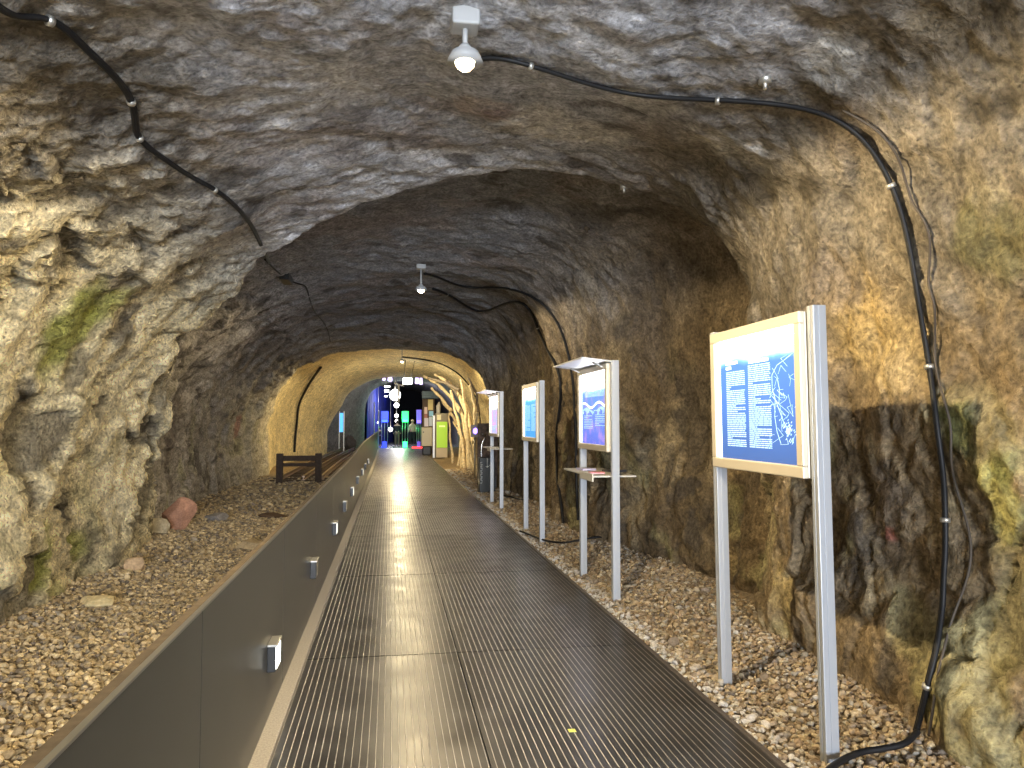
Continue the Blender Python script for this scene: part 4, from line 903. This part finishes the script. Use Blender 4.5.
# blue lit banner in the side niche
p, q = onY(339.8, 413, 43.5), onY(343, 432, 43.5); t = thing('lit_banner', 'narrow blue lit banner in a metal frame in the dark side niche', 'banner', (p[0], 43.5, 0))
m_ = MB(); m_.bbox(p[0]-.04, p[0], 43.5, 43.56, 0, p[2]+.1, .005); part(m_, 'frame_post', ALU, t); part(MB().bbox(q[0]+.02, q[0]+.07, 43.5, 43.56, 0, p[2]+.1, .005), 'frame_post', ALU, t)
part(MB().box(p[0], q[0], 43.52, 43.54, q[2], p[2]), 'lit_cloth', mat('banner_glow', (.1, .3, .6), .4, emit=(.05, .30, .75), estr=1.6), t)
for k, px in enumerate((374.2, 378.5)):
    c = onY(px, 430, 49.8+k); tag(MB().cyl((c[0], c[1], 0), (c[0], c[1], 2.9-k*.5), .035, 8).build('scaffold_pole', ALU), ['slim metal pole in front of the blue curtain', 'shorter metal pole near the blue gate column'][k], 'pole', 'poles by the blue curtain')
# dark rocks heaped in the side niche by the rails
for k, (px, py, r) in enumerate([(333, 449, .5), (350, 446, .35), (358, 444, .35)]):
    c = onZ(px, py+1); boulder('rock', ['dark boulder at the mouth of the side niche beyond the rails', 'dark boulder behind the blue banner', 'dark boulder at the foot of the blue curtain arch'][k], (c[0], min(c[1], 46), 0), r, (1, .8, 1.4), (.08, .07, .065), 640+k)

# ------------------------------------------------------------------ people
SKIN = mat('skin', (.55, .36, .26), .6); HAIRM = mat('dark_hair', (.03, .02, .015), .7)
def skinned(name, verts, edges, radii, m, parent, sub=2, org=(0, 0, 0)):
    me = bpy.data.meshes.new(name); me.from_pydata([tuple(np.array(v)-org) for v in verts], edges, []); o = bpy.data.objects.new(name, me); C.objects.link(o)
    o.modifiers.new('skin', 'SKIN'); s = o.modifiers.new('sub', 'SUBSURF'); s.levels = sub; s.render_levels = sub
    for k, d in enumerate(me.skin_vertices[0].data if me.skin_vertices else []): d.radius = radii[k]
    if not me.skin_vertices:
        bm = bmesh.new(); bm.from_mesh(me); ly = bm.verts.layers.skin.verify()
        for v, r in zip(bm.verts, radii): v[ly].radius = r
        bm.verts.ensure_lookup_table(); bm.verts[0][ly].use_root = True; bm.to_mesh(me); bm.free()
    me.materials.append(m); o.parent = parent; return o
def person(x, y, h, rz, label, top_m, leg_m, hair_m, stride=.12, arms=(.0, .0), z0=-.002):
    k = h/1.72; t = thing('person', label, 'person', (x, y, z0)); t.rotation_euler[2] = rz; t.scale = (k, k, k)
    J = [(0, 0, .93), (0, 0, 1.12), (0, .0, 1.32), (0, 0, 1.44), (0, 0, 1.50), (0, .01, 1.58), (0, .01, 1.68),
         (-.17, 0, 1.40), (-.23, -.02+arms[0]*.3, 1.15), (-.24, .05+arms[0], .92), (-.24, .08+arms[0], .84),
         (.17, 0, 1.40), (.23, -.02+arms[1]*.3, 1.15), (.24, .05+arms[1], .92), (.24, .08+arms[1], .84),
         (-.09, 0, .88), (-.10, stride*.6+.02, .50), (-.10, stride*.9-.03, .09), (-.10, stride*.9+.12, .04),
         (.09, 0, .88), (.10, -stride*.3+.03, .50), (.10, -stride-.03, .09), (.10, -stride+.12, .04)]
    E_ = [(0, 1), (1, 2), (2, 3), (3, 4), (4, 5), (5, 6), (3, 7), (7, 8), (8, 9), (9, 10), (3, 11), (11, 12), (12, 13), (13, 14), (0, 15), (15, 16), (16, 17), (17, 18), (0, 19), (19, 20), (20, 21), (21, 22)]
    Rr = [(.14, .10), (.12, .09), (.15, .10), (.09, .07), (.055, .055), (.085, .095), (.07, .085), (.06, .06), (.045, .045), (.035, .035), (.035, .02), (.06, .06), (.045, .045), (.035, .035), (.035, .02),
          (.09, .09), (.06, .06), (.04, .04), (.045, .035), (.09, .09), (.06, .06), (.04, .04), (.045, .035)]
    skinned('body', J, E_, Rr, SKIN, t)
    jt = [0, 1, 2, 3, 7, 8, 9, 11, 12, 13]; mp = {a: i for i, a in enumerate(jt)}
    skinned('jacket', [J[a] for a in jt], [(mp[a], mp[b]) for a, b in E_ if a in mp and b in mp], [tuple(r+.02 for r in Rr[a]) for a in jt], top_m, t)
    jl = [0, 15, 16, 17, 19, 20, 21]; mp = {a: i for i, a in enumerate(jl)}
    skinned('trousers', [J[a] for a in jl], [(mp[a], mp[b]) for a, b in E_ if a in mp and b in mp], [tuple(r+.018 for r in Rr[a]) for a in jl], leg_m, t)
    hm = MB().ball((0, -.02, 1.66), .115, 2, (.9, 1, .95)).build('hair', hair_m, t)
    nm = MB()
    nm.ball((0, .115, 1.60), .016, 1, (.8, 1, 1.3))
    nm.build('nose', SKIN, t)
    for s in (-1, 1):
        j = 17 if s < 0 else 21; f = J[j]
        MB().ball((f[0], f[1]+.06, .045), .055, 2, (.8, 2.2, .8)).build('shoe', BLK, t)
    return t
DT = mat('black_cloth', (.02, .02, .022), .8); BT = mat('brown_cloth', (.16, .11, .07), .8); YT = mat('pale_yellow_cloth', (.65, .58, .35), .8); NV = mat('navy_cloth', (.03, .035, .06), .8); BLN = mat('fair_hair', (.45, .33, .16), .7)
c = onZ(397, 446.5); person(c[0], c[1], 1.72, 0, 'person seen from behind in a black top and brown trousers at the hall entrance', DT, BT, HAIRM, .08)
c = onZ(412.3, 446.2); person(c[0], c[1], 1.78, .5, 'person in a pale yellow top and black trousers between the green and violet gate columns', YT, DT, BLN, .12, (.12, .0))
c = onZ(379.3, 445.8); person(c[0], c[1], 1.25, -.4, 'small person in dark clothes at the end of the barrier near the blue gate', NV, DT, HAIRM, .05)
c = onZ(390, 441); person(c[0], c[1], 1.6, .3, 'distant person in navy clothes sitting deeper in the hall past the gates', NV, NV, HAIRM, .10)['label'] = 'distant person in navy clothes walking deeper into the hall past the gates'

# ------------------------------------------------------------------ light in the far part, and the way in behind the camera
def plight(x, y, z, e, col, r=.1, name='lamp_or_fill_light'):
    l = bpy.data.lights.new(name, 'POINT'); l.energy = e; l.color = col; l.shadow_soft_size = r; o = bpy.data.objects.new(name, l); C.objects.link(o); o.location = (x, y, z)
c = onY(407.5, 381, 34); plight(c[0], c[1], c[2]-.25, 120, (1, .84, .55))
c = onY(395, 395, 44); plight(c[0], c[1]-.4, c[2]-.2, 60, (1, .95, .85))
plight(GX, 50.1, 1.7, 45, (.05, 1, .25)); plight(BX, 50.6, 1.7, 6, (.03, .08, 1)); plight(.8, 50.2, 3.2, 60, (1, .95, .85)); plight(.6, 54, 3.0, 300, (.95, .95, 1))  # last two are unseen lights added to brighten hall floor and people
l = bpy.data.lights.new('daylight', 'AREA'); l.shape = 'RECTANGLE'; l.size = 5; l.size_y = 3.2; l.energy = 2900; l.color = (.82, .89, 1)
o = bpy.data.objects.new('daylight', l); C.objects.link(o); o.location = (0, -13, 1.9); o.rotation_euler = (PI/2, 0, 0)
w = bpy.data.worlds.new('world'); scn.world = w; w.use_nodes = True
w.node_tree.nodes['Background'].inputs[0].default_value = (.55, .65, .8, 1); w.node_tree.nodes['Background'].inputs[1].default_value = .6

scn.view_settings.view_transform = 'Standard'; scn.view_settings.look = 'None'; scn.view_settings.gamma = 1; scn.view_settings.use_curve_mapping = False
scn.view_settings.exposure = 0.5
scn.cycles.use_denoising = True; scn.cycles.max_bounces = 8; scn.cycles.diffuse_bounces = 5; scn.cycles.sample_clamp_indirect = 4
